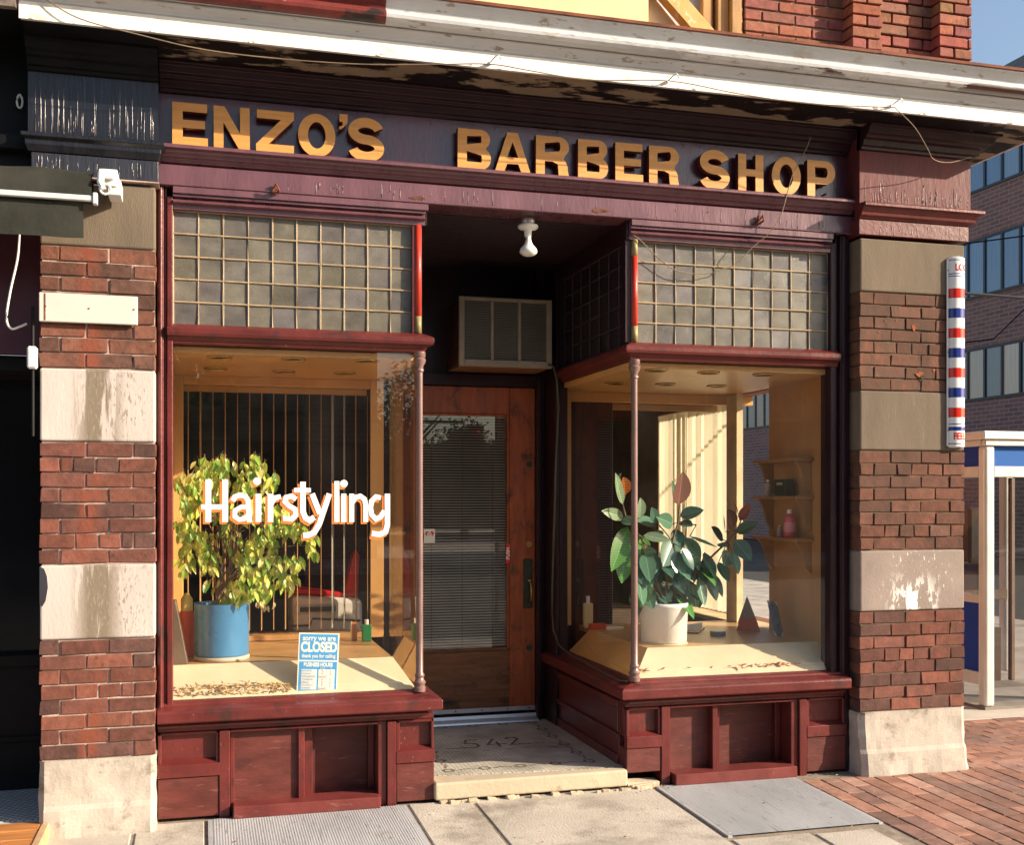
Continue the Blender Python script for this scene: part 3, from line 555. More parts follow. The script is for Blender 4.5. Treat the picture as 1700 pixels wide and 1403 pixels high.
for i, (x, z, rx, rz) in enumerate(((1.03,3.012,.045,.010),(1.985,3.014,.045,.012),(2.02,3.016,.018,.010),(.62,3.03,.006,.004),(2.6,3.05,.007,.004))):
    m = MB(); blob(m, x, z, -.0375, rx, rz, 50+i); m.build('paint_scar', mat('bare_wood_scar', (.13,.05,.03), .8, .2, .4, 30), SB, fix=False)
# ================================================================== shopfront joinery
GL0, GL1, GZ0, GZ1 = -.131, 1.030, .565, 2.252       # left pane
GR0, GR1 = 2.205, 3.358                               # right pane
RL, RR, RB_ = 1.100, 2.145, 1.40                      # recess walls and back
JD = .03
jm = MB()
def jambs(m, x, w, proud): m.box(x, x+w, -proud, .10, .53, 2.95)
jl = MB().box(-.200, -.172, -.022, .10, .53, 2.985).box(-.1715, -.158, -.005, .10, .53, 2.985).box(-.1575, -.131, -.016, .10, .53, 2.94)
jl.tube([(-.186,-.022,.53),(-.186,-.022,2.98)], .010, 8)
jl.build('window_jamb', MAR, SB, bevel=.004, seg=2)
jr = MB().box(3.358, 3.392, -.006, .10, .53, 2.94).box(3.3925, 3.412, .008, .10, .53, 2.985).box(3.4125, 3.452, -.014, .10, .53, 2.985).box(3.4525, 3.480, -.002, .10, .0, 2.985)
jr.tube([(3.432,-.014,.53),(3.432,-.014,2.98)], .012, 8)
jr.build('window_jamb', DKP, SB, bevel=.004, seg=2)
for x0, x1 in ((-.131, 1.072), (2.165, 3.3575)):
    h = MB().box(x0, x1, -.006, .10, 2.884, 2.985).box(x0, x1+(.012 if x0 < 0 else 0), -.040, -.006, 2.952, 2.984).box(x0, x1, -.028, -.006, 2.938, 2.951)
    h.add([(x0,-.006,2.904),(x1,-.006,2.904),(x1,-.034,2.912),(x0,-.034,2.912),(x0,-.006,2.934),(x1,-.006,2.934)], [(0,1,2,3),(3,2,5,4),(0,3,4),(1,5,2)])
    h.build('transom_head', PUR, SB, bevel=.002)
# transom lights: grids of lead came over obscured glass
def transom(x0, x1, z0, z1, nx, nz):
    m = MB(); y = .0275
    for i in range(nx+1):
        x = x0+(x1-x0)*i/nx; m.tube([(x+random.uniform(-.001,.001), y, z0),(x, y-.001, (z0+z1)/2),(x+random.uniform(-.001,.001), y, z1)], .0047, 6)
    for k in range(nz+1):
        z = z0+(z1-z0)*k/nz; m.tube([(x0, y-.001, z),((x0+x1)/2, y-.001, z-.001),(x1, y-.001, z)], .0045, 6)
    o = m.build('transom_grid', CAME, SB)
    gp = MB()
    for i in range(nx):
        for k in range(nz):
            a, b = x0+(x1-x0)*i/nx, x0+(x1-x0)*(i+1)/nx; c, d = z0+(z1-z0)*k/nz, z0+(z1-z0)*(k+1)/nz
            t = [random.uniform(-.0022,.0022) for _ in range(4)]
            pc_ = random.uniform(.8,1.2); gp.box(a, b, .030, .036, c, d, (.125*pc_, .112*pc_, .088*pc_*random.uniform(.9,1.25)))
            base = len(gp.v)-8
            for q in range(8):
                vx, vy, vz = gp.v[base+q]
                if vy < .033: gp.v[base+q] = (vx, vy+t[(q//4)*2+(q % 2)]*1.0, vz)
    gp.build('glass', GREYG, o)
transom(GL0, 1.020, 2.345, 2.884, 10, 5)
transom(GR0+.006, GR1, 2.345, 2.884, 10, 5)
# middle rails
prof_t = [(.0,2.250),(.012,2.252),(.016,2.268),(.030,2.280),(.044,2.284),(.050,2.298),(.050,2.318),(.040,2.326),(.0,2.345),(-.09,2.345),(-.09,2.250)]
MB().sweep(prof_t, [(-.157,0),(1.062,0),(1.062,1.36)]).build('middle_rail', MAR, SB, bevel=.002)
MB().sweep(prof_t, [(2.180,1.36),(2.180,0),(3.400,0)]).build('middle_rail', MAR, SB, bevel=.002)
# sills
prof_s = [(.078,.472),(.086,.480),(.086,.522),(.078,.532),(.020,.545),(.012,.556),(.0,.560),(-.02,.565),(-.10,.565),(-.10,.44),(.022,.440),(.028,.452),(.020,.462),(.022,.472)]
MB().sweep(prof_s, [(-.200,0),(1.062,0),(1.062,1.36)]).build('window_sill', MAR, SB, bevel=.003, seg=2)
MB().sweep(prof_s, [(2.180,1.36),(2.180,0),(3.440,0)]).build('window_sill', MAR, SB, bevel=.003, seg=2)
# window glass
for x0, x1 in ((GL0, 1.040), (2.200, GR1)):
    MB().quad((x0,.026,GZ0),(x1,.026,GZ0),(x1,.026,GZ1),(x0,.026,GZ1)).build('window_pane', WGL, SB, fix=False)
for X, s in ((1.048, 1), (2.194, -1)):
    MB().quad((X,.03,GZ0),(X,1.14,GZ0),(X,1.14,GZ1),(X,.03,GZ1)).build('side_pane', SGL, SB, fix=False)
    a, b = (1.035, 1.085) if s > 0 else (2.150, 2.208)
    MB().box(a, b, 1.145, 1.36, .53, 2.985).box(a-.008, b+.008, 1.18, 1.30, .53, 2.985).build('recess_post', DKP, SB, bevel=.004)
    sg = MB()
    for i in range(8):
        y = .03+1.10*i/7; sg.tube([(X-s*-.012, y, 2.345),(X-s*-.012, y, 2.884)], .005, 5)
    for k in range(6):
        z = 2.345+.539*k/5; sg.tube([(X+s*.012, .03, z),(X+s*.012, 1.14, z)], .005, 5)
    o = sg.build('side_transom_grid', CAMED, SB)
    MB().box(X-.004, X+.002, .03, 1.14, 2.345, 2.90).build('glass', GREYD, o)
    MB().box(a, b, .0, 1.14, 2.886, 2.985).build('side_transom_head', DKP, SB)
# corner colonnettes
def colonnette(x, y):
    p = [(.030,.558),(.030,.580),(.026,.584),(.026,.592),(.031,.598),(.031,.606),(.024,.614),(.021,.626),(.025,.634),(.025,.642),(.0185,.652),(.0178,.90),(.0165,2.150),(.022,2.156),(.022,2.164),(.0175,2.170),(.020,2.182),(.030,2.200),(.032,2.214),(.026,2.222),(.030,2.228),(.030,2.252)]
    c = MB().lathe(p, x, y, 20).build('corner_colonnette', COLM, SB, smooth=True)
    c.modifiers.new('e', 'EDGE_SPLIT').split_angle = R(40)
colonnette(1.046, -.002); colonnette(2.194, -.002)
for x in (1.041, 2.199):
    z0s = [(2.345,2.43,OLV),(2.43,2.80 if x > 2 else 2.886,RED)]+([(2.80,2.886,OLV)] if x > 2 else [])
    base = None
    for za, zb, mm in z0s[::1]:
        o = MB().lathe([(.0165,za),(.0165,zb)], x, .006, 16).build('upper_post', mm, SB if base is None else base, smooth=True, label=('red painted upper post' if mm is RED else 'olive band of the upper post'))
    MB().box(x-.03 if x < 2 else x-.028, x-.014, .0, .06, 2.345, 2.886).build('post_backing', MAR, SB) if x < 2 else MB().box(x-.05, x-.017, .01, .06, 2.345, 2.886).build('post_backing', DKP, SB)
# stall risers
def riser(x0, x1, op0, op1, mu, left):
    f = MB(); yb = .0
    wl0, wl1 = (x0, op0-.052) if left else (x0, op0-.045)
    f.box(x0, x1, .004, .10, .418, .446)                      # top rail
    f.box(op0-.050, op0-.001, -.012, .16, -.03, .417)          # posts
    f.box(op1+.045, op1+.090, -.012, .16, -.03, .417)
    f.box(op1+.001, op1+.044, .004, .16, .0, .417)
    f.box(mu, mu+.030, .020, .14, .055, .417)
    f.box(mu+.0305, mu+.075, .090, .15, .055, .417)
    f.box(op0, op1, -.008, .15, .405, .417)
    o = f.build('stall_riser', MAR, SB, bevel=.003)
    ya = .040 if left else .075
    MB().box(op0+.0005, mu-.0005, ya, ya+.02, .0, .404).build('panel', MARD, o, label='outer plywood panel')
    MB().box(mu, op1, .165, .19, .0, .43).build('panel', MARD, o, label='recessed plywood panel')
    MB().box(op0+.001, op0+.020, ya-.006, ya-.0005, .0, .403).build('panel_stop', MAR, o, bevel=.002)
    MB().box(op1-.030, op1-.001, .12, .164, .0, .405).build('panel_stop', MAR, o, bevel=.002)
    MB().box(op0+.012, op1+.004, -.058, .10, .002, .060, j=.002).build('kick_ledge', mat('worn_ledge_paint', (.15,.03,.026), .45, .4, .25, 6, .3, 50, layers=(((.27,.17,.14),12,.62,.1,(.4,1,1)),)), o, bevel=.004)
    for a, b in ((x0, op0-.052), (op1+.092, x1)):
        w = b-a
        MB().box(a, b, .030, .10, .26, .417).box(a, a+.016, -.002, .03, .26, .417).box(b-.014, b, -.002, .03, .26, .417).box(a, b, -.002, .03, .403, .417).build('pilaster_panel', MAR, o, bevel=.003)
        pl = MB().prism([(.03,.285),(-.004,.268),(-.014,.264),(-.014,.205),(.03,.205)], a-.002, b+.003)
        pl.build('plinth_cap', MAR, o, bevel=.002)
        MB().box(a-.001, b+.001, -.006, .10, .012 if not (not left and a == x0) else .075, .203).build('plinth', MARD, o, bevel=.004)
riser(-.199, 1.119, .130, .838, .452, True)
riser(2.150, 3.450, 2.395, 3.118, 2.655, False)
# recess side panelling
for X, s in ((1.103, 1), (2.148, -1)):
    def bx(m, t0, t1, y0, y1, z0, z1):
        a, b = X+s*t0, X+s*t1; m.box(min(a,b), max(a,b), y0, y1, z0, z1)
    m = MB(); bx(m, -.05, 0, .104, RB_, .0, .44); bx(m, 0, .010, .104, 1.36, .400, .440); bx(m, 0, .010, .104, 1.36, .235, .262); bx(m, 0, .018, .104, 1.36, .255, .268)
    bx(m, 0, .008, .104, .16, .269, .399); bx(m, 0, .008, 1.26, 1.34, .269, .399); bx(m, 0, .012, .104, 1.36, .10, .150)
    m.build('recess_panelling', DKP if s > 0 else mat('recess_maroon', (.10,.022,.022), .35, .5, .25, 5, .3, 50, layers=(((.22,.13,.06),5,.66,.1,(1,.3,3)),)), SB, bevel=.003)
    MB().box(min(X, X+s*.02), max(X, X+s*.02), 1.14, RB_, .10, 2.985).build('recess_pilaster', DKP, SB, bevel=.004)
# recess ceiling boards
cb = MB(); y = .132
while y < 1.42:
    cb.prism([(y,3.0),(y,2.990),(y+.004,2.986),(y+.040,2.986),(y+.044,2.990),(y+.044,3.0)], 1.0, 2.25); y += .0445
cb.build('recess_ceiling', mat('dark_ceiling_boards', (.030,.013,.018), .35, .6, .3), SB)
# back wall of recess over and beside the door
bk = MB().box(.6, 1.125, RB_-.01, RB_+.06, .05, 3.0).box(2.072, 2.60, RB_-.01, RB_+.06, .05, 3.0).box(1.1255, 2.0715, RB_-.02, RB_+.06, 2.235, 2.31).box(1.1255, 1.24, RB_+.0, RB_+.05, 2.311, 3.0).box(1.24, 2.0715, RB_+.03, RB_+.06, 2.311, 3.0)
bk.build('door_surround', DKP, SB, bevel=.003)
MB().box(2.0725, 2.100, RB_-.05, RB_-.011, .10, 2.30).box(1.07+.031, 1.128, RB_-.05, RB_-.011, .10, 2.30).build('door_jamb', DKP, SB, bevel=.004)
# door
DY = RB_
df = MB().box(1.128, 1.300, DY, DY+.045, .165, 2.232).box(1.900, 2.070, DY, DY+.045, .165, 2.232).box(1.3005, 1.8995, DY+.001, DY+.044, 2.062, 2.232)
df.box(1.3005, 1.315, DY+.006, DY+.04, .552, 2.0615).box(1.885, 1.8995, DY+.006, DY+.04, .552, 2.0615).box(1.3155, 1.8845, DY+.006, DY+.04, 2.045, 2.0615)
door = df.build('door', DOOR, SB, bevel=.004)
MB().box(1.3005, 1.8995, DY+.001, DY+.044, .166, .548).box(1.3155, 1.8845, DY-.004, DY+.04, .548, .566).build('bottom_rail', DOORB, door, bevel=.004)
MB().quad((1.315,DY+.012,.566),(1.885,DY+.012,.566),(1.885,DY+.012,2.045),(1.315,DY+.012,2.045)).build('door_glass', DGL, door, fix=False)
hp = MB().box(1.990, 2.050, DY-.010, DY-.001, .815, 1.130).build('handle_plate', BRONZE, door, bevel=.003)
MB().tube([(2.03,DY-.012,.985),(2.03,DY-.045,.978),(2.03,DY-.055,.93),(2.03,DY-.045,.875),(2.03,DY-.018,.855),(2.03,DY-.02,.835)], [.006,.008,.009,.008,.006,.008], 10).box(2.018, 2.042, DY-.026, DY-.011, .985, .999).build('door_pull', BRASS, hp, smooth=True)
MB().lathe([(.0001,0),(.011,0),(.013,.004)], 2.02, 0, 14).build('tmp', BRASS, None) if False else None
for z in (1.742, 1.226, .560):
    k = MB(); 
    for rr, d in ((.020,.006),(.011,.012)):
        vs = [(2.030+rr*math.cos(q*.4488), DY-d, z+rr*math.sin(q*.4488)) for q in range(14)]+[(2.030+rr*math.cos(q*.4488), DY-.0005, z+rr*math.sin(q*.4488)) for q in range(14)]
        k.add(vs, [tuple(range(14))]+[(i,(i+1) % 14,14+(i+1) % 14,14+i) for i in range(14)])
    k.build('lock_rosette', BRASS if z > 1 and z < 1.5 else BRONZE, door)
kp = MB().box(1.130, 2.068, DY-.006, DY-.001, .160, .186)
for i in range(5): kp.lathe([(.004,0)], 0, 0, 3) if False else None
kpo = kp.build('door_sweep', ALU, door)
MB().prism([(DY-.09,.102),(DY-.086,.112),(DY-.03,.124),(DY-.02,.142),(DY-.010,.142),(DY-.010,.102)], 1.128, 2.070).build('threshold', ALU, SB)
sc = MB()
for x in (1.22, 1.38, 1.545, 1.715, 1.885, 2.03): sc.box(x-.004, x+.004, DY-.0085, DY-.0062, .170, .178)
sc.build('screw', BLK2, kpo)
# recess tile floor and step
def tilemat():
    m = bpy.data.materials.new('hex_tile'); m.use_nodes = True; t = m.node_tree; L = t.links.new; b = t.nodes["Principled BSDF"]
    tc = nn(t, "ShaderNodeTexCoord"); mp = nn(t, "ShaderNodeMapping"); mp.inputs['Rotation'].default_value = (0,0,R(30))
    L(tc.outputs['Object'], mp.inputs[0])
    br_ = nn(t, "ShaderNodeTexBrick"); br_.inputs['Scale'].default_value = 1; br_.inputs['Brick Width'].default_value = .026; br_.inputs['Row Height'].default_value = .0225
    br_.inputs['Mortar Size'].default_value = .0024; br_.inputs['Mortar Smooth'].default_value = .3
    br_.inputs['Color1'].default_value = (.66,.62,.53,1); br_.inputs['Color2'].default_value = (.55,.52,.45,1); br_.inputs['Mortar'].default_value = (.24,.21,.17,1)
    L(mp.outputs[0], br_.inputs['Vector'])
    nz = nn(t, "ShaderNodeTexNoise"); nz.inputs['Scale'].default_value = 5; nz.inputs['Detail'].default_value = 7; L(tc.outputs['Object'], nz.inputs['Vector'])
    r = nn(t, "ShaderNodeMapRange"); r.inputs['From Min'].default_value = .35; r.inputs['From Max'].default_value = .7; r.inputs['To Min'].default_value = 1.1; r.inputs['To Max'].default_value = .62
    L(nz.outputs[0], r.inputs[0]); mx = nn(t, "ShaderNodeMix", data_type='RGBA', blend_type='MULTIPLY'); mx.inputs[0].default_value = 1
    L(br_.outputs[0], mx.inputs[6]); L(r.outputs[0], mx.inputs[7]); L(mx.outputs[2], b.inputs['Base Color'])
    bp = nn(t, "ShaderNodeBump"); bp.inputs['Strength'].default_value = .5; bp.inputs['Distance'].default_value = .002; bp.invert = True
    L(br_.outputs['Fac'], bp.inputs['Height']); L(bp.outputs[0], b.inputs['Normal']); b.inputs['Roughness'].default_value = .45
    return m
TILE = tilemat()
tf = MB().prism([(1.10,.13),(1.10,RB_),(2.15,RB_),(2.15,.045),(1.60,.075)], .02, .100, 'z').build('recess_floor', TILE, SB, label='worn hexagonal tile floor of the entrance')
st = MB().prism([(1.118,-.036),(1.116,.127),(1.60,.0715),(2.147,.042),(2.147,-.030)], .012, .0995, 'z')
sto = st.build('entrance_step', STEPM, SB, bevel=.012, seg=3)
dk = MB(); zt = .1012; TD = mat('dark_floor_tile', (.17,.13,.10), .6, .3, .4, 30)
def ring(x, y, r=.030, w=.014):
    dk.stroke([(x+r*math.cos(q*math.pi/3), y+r*math.sin(q*math.pi/3)) for q in range(7)], w, 'xy', zt)
def dash(x, y, a=0, l=.022): dk.stroke([(x-l/2*math.cos(a), y-l/2*math.sin(a)),(x+l/2*math.cos(a), y+l/2*math.sin(a))], .012, 'xy', zt+.0002)
for x in (1.24,1.434,1.63,1.823,2.016): ring(x, .203); ring(x, 1.285)
for y in (.42,.637,.853,1.07): ring(2.016, y); ring(1.24, y)
for i in range(4):
    for t in (.30,.43,.57,.70):
        for y in (.203,1.285): dash(1.24+.194*(i+t), y+(.008 if t in (.43,.57) else -.004))
for i in range(5):
    for t in (.30,.43,.57,.70):
        for x in (2.016,1.24): dash(x+(.008 if t in (.43,.57) else -.004), .203+.2164*(i+t), math.pi/2)
# numerals 542 set in dark tiles
for pts in ([(1.421,.722),(1.452,.690),(1.500,.682),(1.530,.715),(1.528,.770),(1.500,.800),(1.468,.795),(1.490,.885),(1.560,.880)],
            [(1.655,.880),(1.585,.735),(1.700,.735)], [(1.652,.800),(1.645,.668)],
            [(1.722,.855),(1.745,.888),(1.785,.885),(1.795,.845),(1.765,.790),(1.718,.705),(1.845,.705)]):
    dk.stroke(pts, .017, 'xy', zt+.0004)
for a, b in (((1.33,.70),(1.42,.69)),((1.30,.62),(1.40,.60)),((1.52,.60),(1.56,.60)),((1.66,.60),(1.70,.60)),((1.75,.60),(1.80,.60)),((1.86,.70),(1.92,.70)),((1.90,.58),(1.97,.585))): dk.stroke([a,b], .010, 'xy', zt+.0005)
dk.build('tile_pattern', TD, tf, label='dark mosaic flowers and the number 542', fix=False)
# rubble and gap under the right corner
rb = MB()
for i in range(26): 
    x = random.uniform(1.10, 2.36); y = random.uniform(-.06,-.035); s = random.uniform(.006,.02); rb.box(x-s, x+s*1.4, y-s*.6, y+s, -.01, .004+s*.5, j=s*.3)
rb.box(2.15,2.33,-.02,.06,-.02,.028,j=.008); rb.box(2.17,2.30,-.035,.0,-.02,.020,j=.006)
setp(rb.build('step_rubble', STEPM, None, bevel=.003, kind='stuff'), 'broken mortar crumbs along the foot of the entrance step', 'rubble')

# ================================================================== display cases inside the windows
def case(x0, x1, yb, zc, zd, label):
    MB().box(x0-.02, x1+.02, .05, yb+.10, zc, zc+.03).build('case_ceiling', TANL, SB, label='varnished ceiling of the '+label)
    xs0, xs1 = (x0, .945) if x0 < 0 else (2.352, x1)
    d = MB().box(xs0, xs1, .20, yb, zd-.03, zd)
    do = d.build('display_deck', DECK, SB, label='brown deck of the '+label)
    e0, e1 = (x0+.004, 1.036) if x0 < 0 else (2.212, x1-.004); t0, t1 = (x0+.004, xs1) if x0 < 0 else (xs0, x1-.004)
    MB().add([(e0,.034,.566),(e1,.034,.566),(t1,.20,zd+.001),(t0,.20,zd+.001),(e0,.034,.55),(e1,.034,.55),(t1,.20,zd-.015),(t0,.20,zd-.015)], [(0,1,2,3),(4,7,6,5),(0,4,5,1),(2,6,7,3)]).build('sloped_front_board', CREAM, do, fix=False)
    sp_ = [(1.036,.566),(.945,zd+.002),(.940,zd+.002),(.940,.55),(1.036,.55)] if x0 < 0 else [(2.212,.566),(2.352,zd+.002),(2.357,zd+.002),(2.357,.55),(2.212,.55)]
    a_, b_ = (1.036, .945) if x0 < 0 else (2.212, 2.352); ye = min(yb, 1.13)
    MB().add([(a_,.034,.566),(a_,ye,.566),(b_,ye,zd+.001),(b_,.20,zd+.001),(a_,ye,.55),(b_,ye,.55)], [(0,1,2,3),(1,4,5,2)]).build('sloped_side_board', TAN, do, fix=False)
    return do
dl = case(-.16, 1.035, 1.02, 2.215, .705, 'left display window')
MB().box(-.12, .95, 1.02, 1.21, .706, .738).build('back_step', DECK, dl, bevel=.003)
MB().box(.952, 1.030, 1.03, 1.045, .705, 2.215).box(-.16, -.10, 1.03, 1.10, .705, 2.215).box(-.0995, .9515, 1.035, 1.10, 2.165, 2.215).build('case_frame', TAN, SB, bevel=.003)
MB().box(-.165, -.158, .04, 1.03, .60, 2.215).build('case_side_board', TAN, SB)
dr = case(2.205, 3.42, 1.35, 2.215, .700, 'right display window')
MB().box(2.212, 2.30, 1.35, 1.42, .70, 2.215).box(2.3005, 3.60, 1.355, 1.42, 2.150, 2.215).build('case_frame', TAN, SB, bevel=.003)
MB().box(3.3995, 3.418, .04, .765, .58, 2.215).build('case_side_board', mat('brown_side_panel', (.45,.25,.105), .5, .4, .12), SB, label='brown side panel carrying the shelves')  # one even brown, darker than the varnished plywood
MB().box(3.40, 3.445, 1.20, 1.35, .70, 2.215).box(3.42, 3.60, .77, 2.74, .67, .699).build('window_post', mat('cream_post', (.60,.46,.26), .6), SB)
def ringlight(x, y, i):
    t = thing('ceiling_light', i, 'ceiling light', (x, y, 2.215), 'recessed lights in the display window ceilings')
    MB().lathe([(.050,2.2145),(.062,2.2145),(.062,2.208),(.052,2.206),(.050,2.2145)], x, y, 24).build('trim_ring', BRASS, t, smooth=True)
    MB().lathe([(.0002,2.2125),(.051,2.2125)], x, y, 24).build('recess', mat('dark_light_recess', (.07,.045,.025), .5), t)
tx = ['front left','front middle','front right','rear left','rear middle','rear right']
for k, (x, y) in enumerate(((.085,.16),(.44,.13),(.80,.11),(.07,.66),(.43,.70),(.76,.69))): ringlight(x, y, 'round ceiling light in the left display window, %s of six' % tx[k])
for k, (x, y) in enumerate(((2.36,.10),(2.68,.12),(3.02,.13),(2.38,.78),(2.70,.76),(3.05,.78))): ringlight(x, y, 'round ceiling light in the right display window, %s of six' % tx[k])

# vertical blinds: left window back opening
vb = thing('vertical_blind', 'open tan vertical blind hanging behind the left display window', 'blind', (.43, 1.12, 2.19), 'vertical blinds')
MB().box(-.10, .94, 1.098, 1.128, 2.130, 2.164).build('headrail', SLAT, vb, bevel=.002)
for i in range(16):
    x = -.075+i*.068; a = math.atan2(x, 6.6)+R([4,8,3,4,2,3,5,3,6,3,2,1.5,11,7,4,2][i]); w = .034
    dx, dy = math.sin(a)*w, math.cos(a)*w
    m = MB().add([(x-dx,1.112-dy,.76),(x+dx,1.112+dy,.76),(x+dx,1.112+dy,2.13),(x-dx,1.112-dy,2.13),(x-dx+.0022,1.112-dy,.76),(x+dx+.0022,1.112+dy,.76),(x+dx+.0022,1.112+dy,2.13),(x-dx+.0022,1.112-dy,2.13)], [(0,1,2,3),(4,7,6,5),(0,4,5,1),(2,6,7,3),(0,3,7,4),(1,5,6,2)])
    m.build('slat', SLATG if i in (12,13) else SLAT, vb)
# right window: sunlit blind along the side street wall, and a stacked blind at left
vr = thing('vertical_blind', 'cream sunlit vertical blind behind the rubber plant', 'blind', (3.5, 2.0, 2.2), 'vertical blinds')
MB().box(3.46, 3.50, 1.50, 2.72, 2.17, 2.20).build('headrail', SLAT, vr)
for i in range(17):
    y = 1.52+i*.070; a = R(8+random.uniform(-9,9)+(0 if i not in (9,10) else 22)); w = .052; x = 3.50
    dx, dy = math.cos(a)*w, math.sin(a)*w
    ox, oy = math.sin(a)*.010, -math.cos(a)*.010; MB().add([(x-dx,y-dy,.74),(x-ox*-1,y+oy,.74),(x+dx,y+dy,.74),(x-dx,y-dy,2.168),(x-ox*-1,y+oy,2.168),(x+dx,y+dy,2.168)], [(0,1,4,3),(1,2,5,4)]).build('slat', SLATC, vr, fix=False)
vs_ = thing('vertical_blind', 'brown vertical blind drawn into a stack beside the entrance', 'blind', (2.40, 1.47, 2.19), 'vertical blinds')
MB().box(2.31, 3.38, 1.445, 1.475, 2.110, 2.148).build('headrail', SLAT, vs_)
for i in range(9):
    x = 2.325+i*.019; MB().box(x, x+.002, 1.43, 1.51, .74, 2.11).build('slat', mat('brown_blind_slat', (.24,.11,.045), .6), vs_)

# room details glimpsed inside
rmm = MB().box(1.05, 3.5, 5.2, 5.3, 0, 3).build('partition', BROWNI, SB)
MB().box(2.55, 2.64, 3.0, 3.08, .03, 2.3).box(2.50, 2.56, 2.96, 3.02, .03, 2.3).build('inner_post', TAN, SB)
pc = thing('wall_picture', 'small dark framed picture on the back wall seen through the right window', 'picture', (3.1, 5.18, 1.75))
MB().box(3.0, 3.22, 5.16, 5.199, 1.50, 1.95).build('frame', BLK2, pc, bevel=.005)
MB().box(3.02, 3.20, 5.155, 5.161, 1.52, 1.93).build('picture', flat('faded_print', (.10,.12,.10), .5), pc)
# barber chair
bc = thing('barber_chair', 'white enamel barber chair with red upholstery behind the left window', 'chair', (.73, 1.45, .03))
def rbox(m, x0, x1, y0, y1, z0, z1): return m.box(x0, x1, y0, y1, z0, z1)
MB().prism([(.53,.60),(.515,.945),(.93,.915),(.935,.88),(.935,.60)], 1.235, 1.68, 'y').build('chair_body', WMET, bc, bevel=.03, seg=3)
MB().box(.53, .78, 1.225, 1.234, .835, .885).build('trim_strip', ALU, bc, bevel=.004)
MB().box(.56, .77, 1.218, 1.2245, .845, .875).build('side_grille', BRONZE, bc)
MB().prism([(.525,.947),(.55,.985),(.70,.97),(.90,.945),(.92,.917)], 1.27, 1.67, 'y').build('seat', mat('red_vinyl', (.55,.012,.01), .3, .6, .1), bc, bevel=.012, seg=2)
MB().prism([(.83,.95),(.885,1.18),(.905,1.21),(.925,1.17),(.915,.92)], 1.29, 1.65, 'y').build('backrest', MATS['red_vinyl'], bc, bevel=.012, seg=2)
MB().lathe([(.22,.03),(.21,.07),(.08,.10),(.06,.14),(.06,.60)], .73, 1.47, 20).build('pedestal', ALU, bc, smooth=True)
MB().tube([(.50,1.222,.765),(.62,1.222,.765),(.635,1.222,.805),(.92,1.222,.785)], .006, 8).build('foot_lever', BRONZE, bc)

# door blind
db = thing('venetian_blind', 'thin metal venetian blind hanging inside the door glass', 'blind', (1.6, 1.47, 2.06))
m = MB()
for i in range(84):
    z = .575+i*.0174; m.add([(1.310,1.456,z-.002),(1.890,1.456,z-.002),(1.890,1.462,z+.0035),(1.310,1.462,z+.0035),(1.890,1.476,z+.0055),(1.310,1.476,z+.0055)], [(0,1,2,3),(3,2,4,5)])
m.build('slats', mat('enamelled_slat', (.72,.68,.58), .4, .5, .1), db, fix=False)
m = MB()
for x in (1.40,1.60,1.80): m.box(x, x+.003, 1.455, 1.456, .57, 2.05)
m.build('ladder_cord', CORD, db)
MB().box(1.305, 1.895, 1.455, 1.485, 2.035, 2.06).build('headrail', SLATG, db)
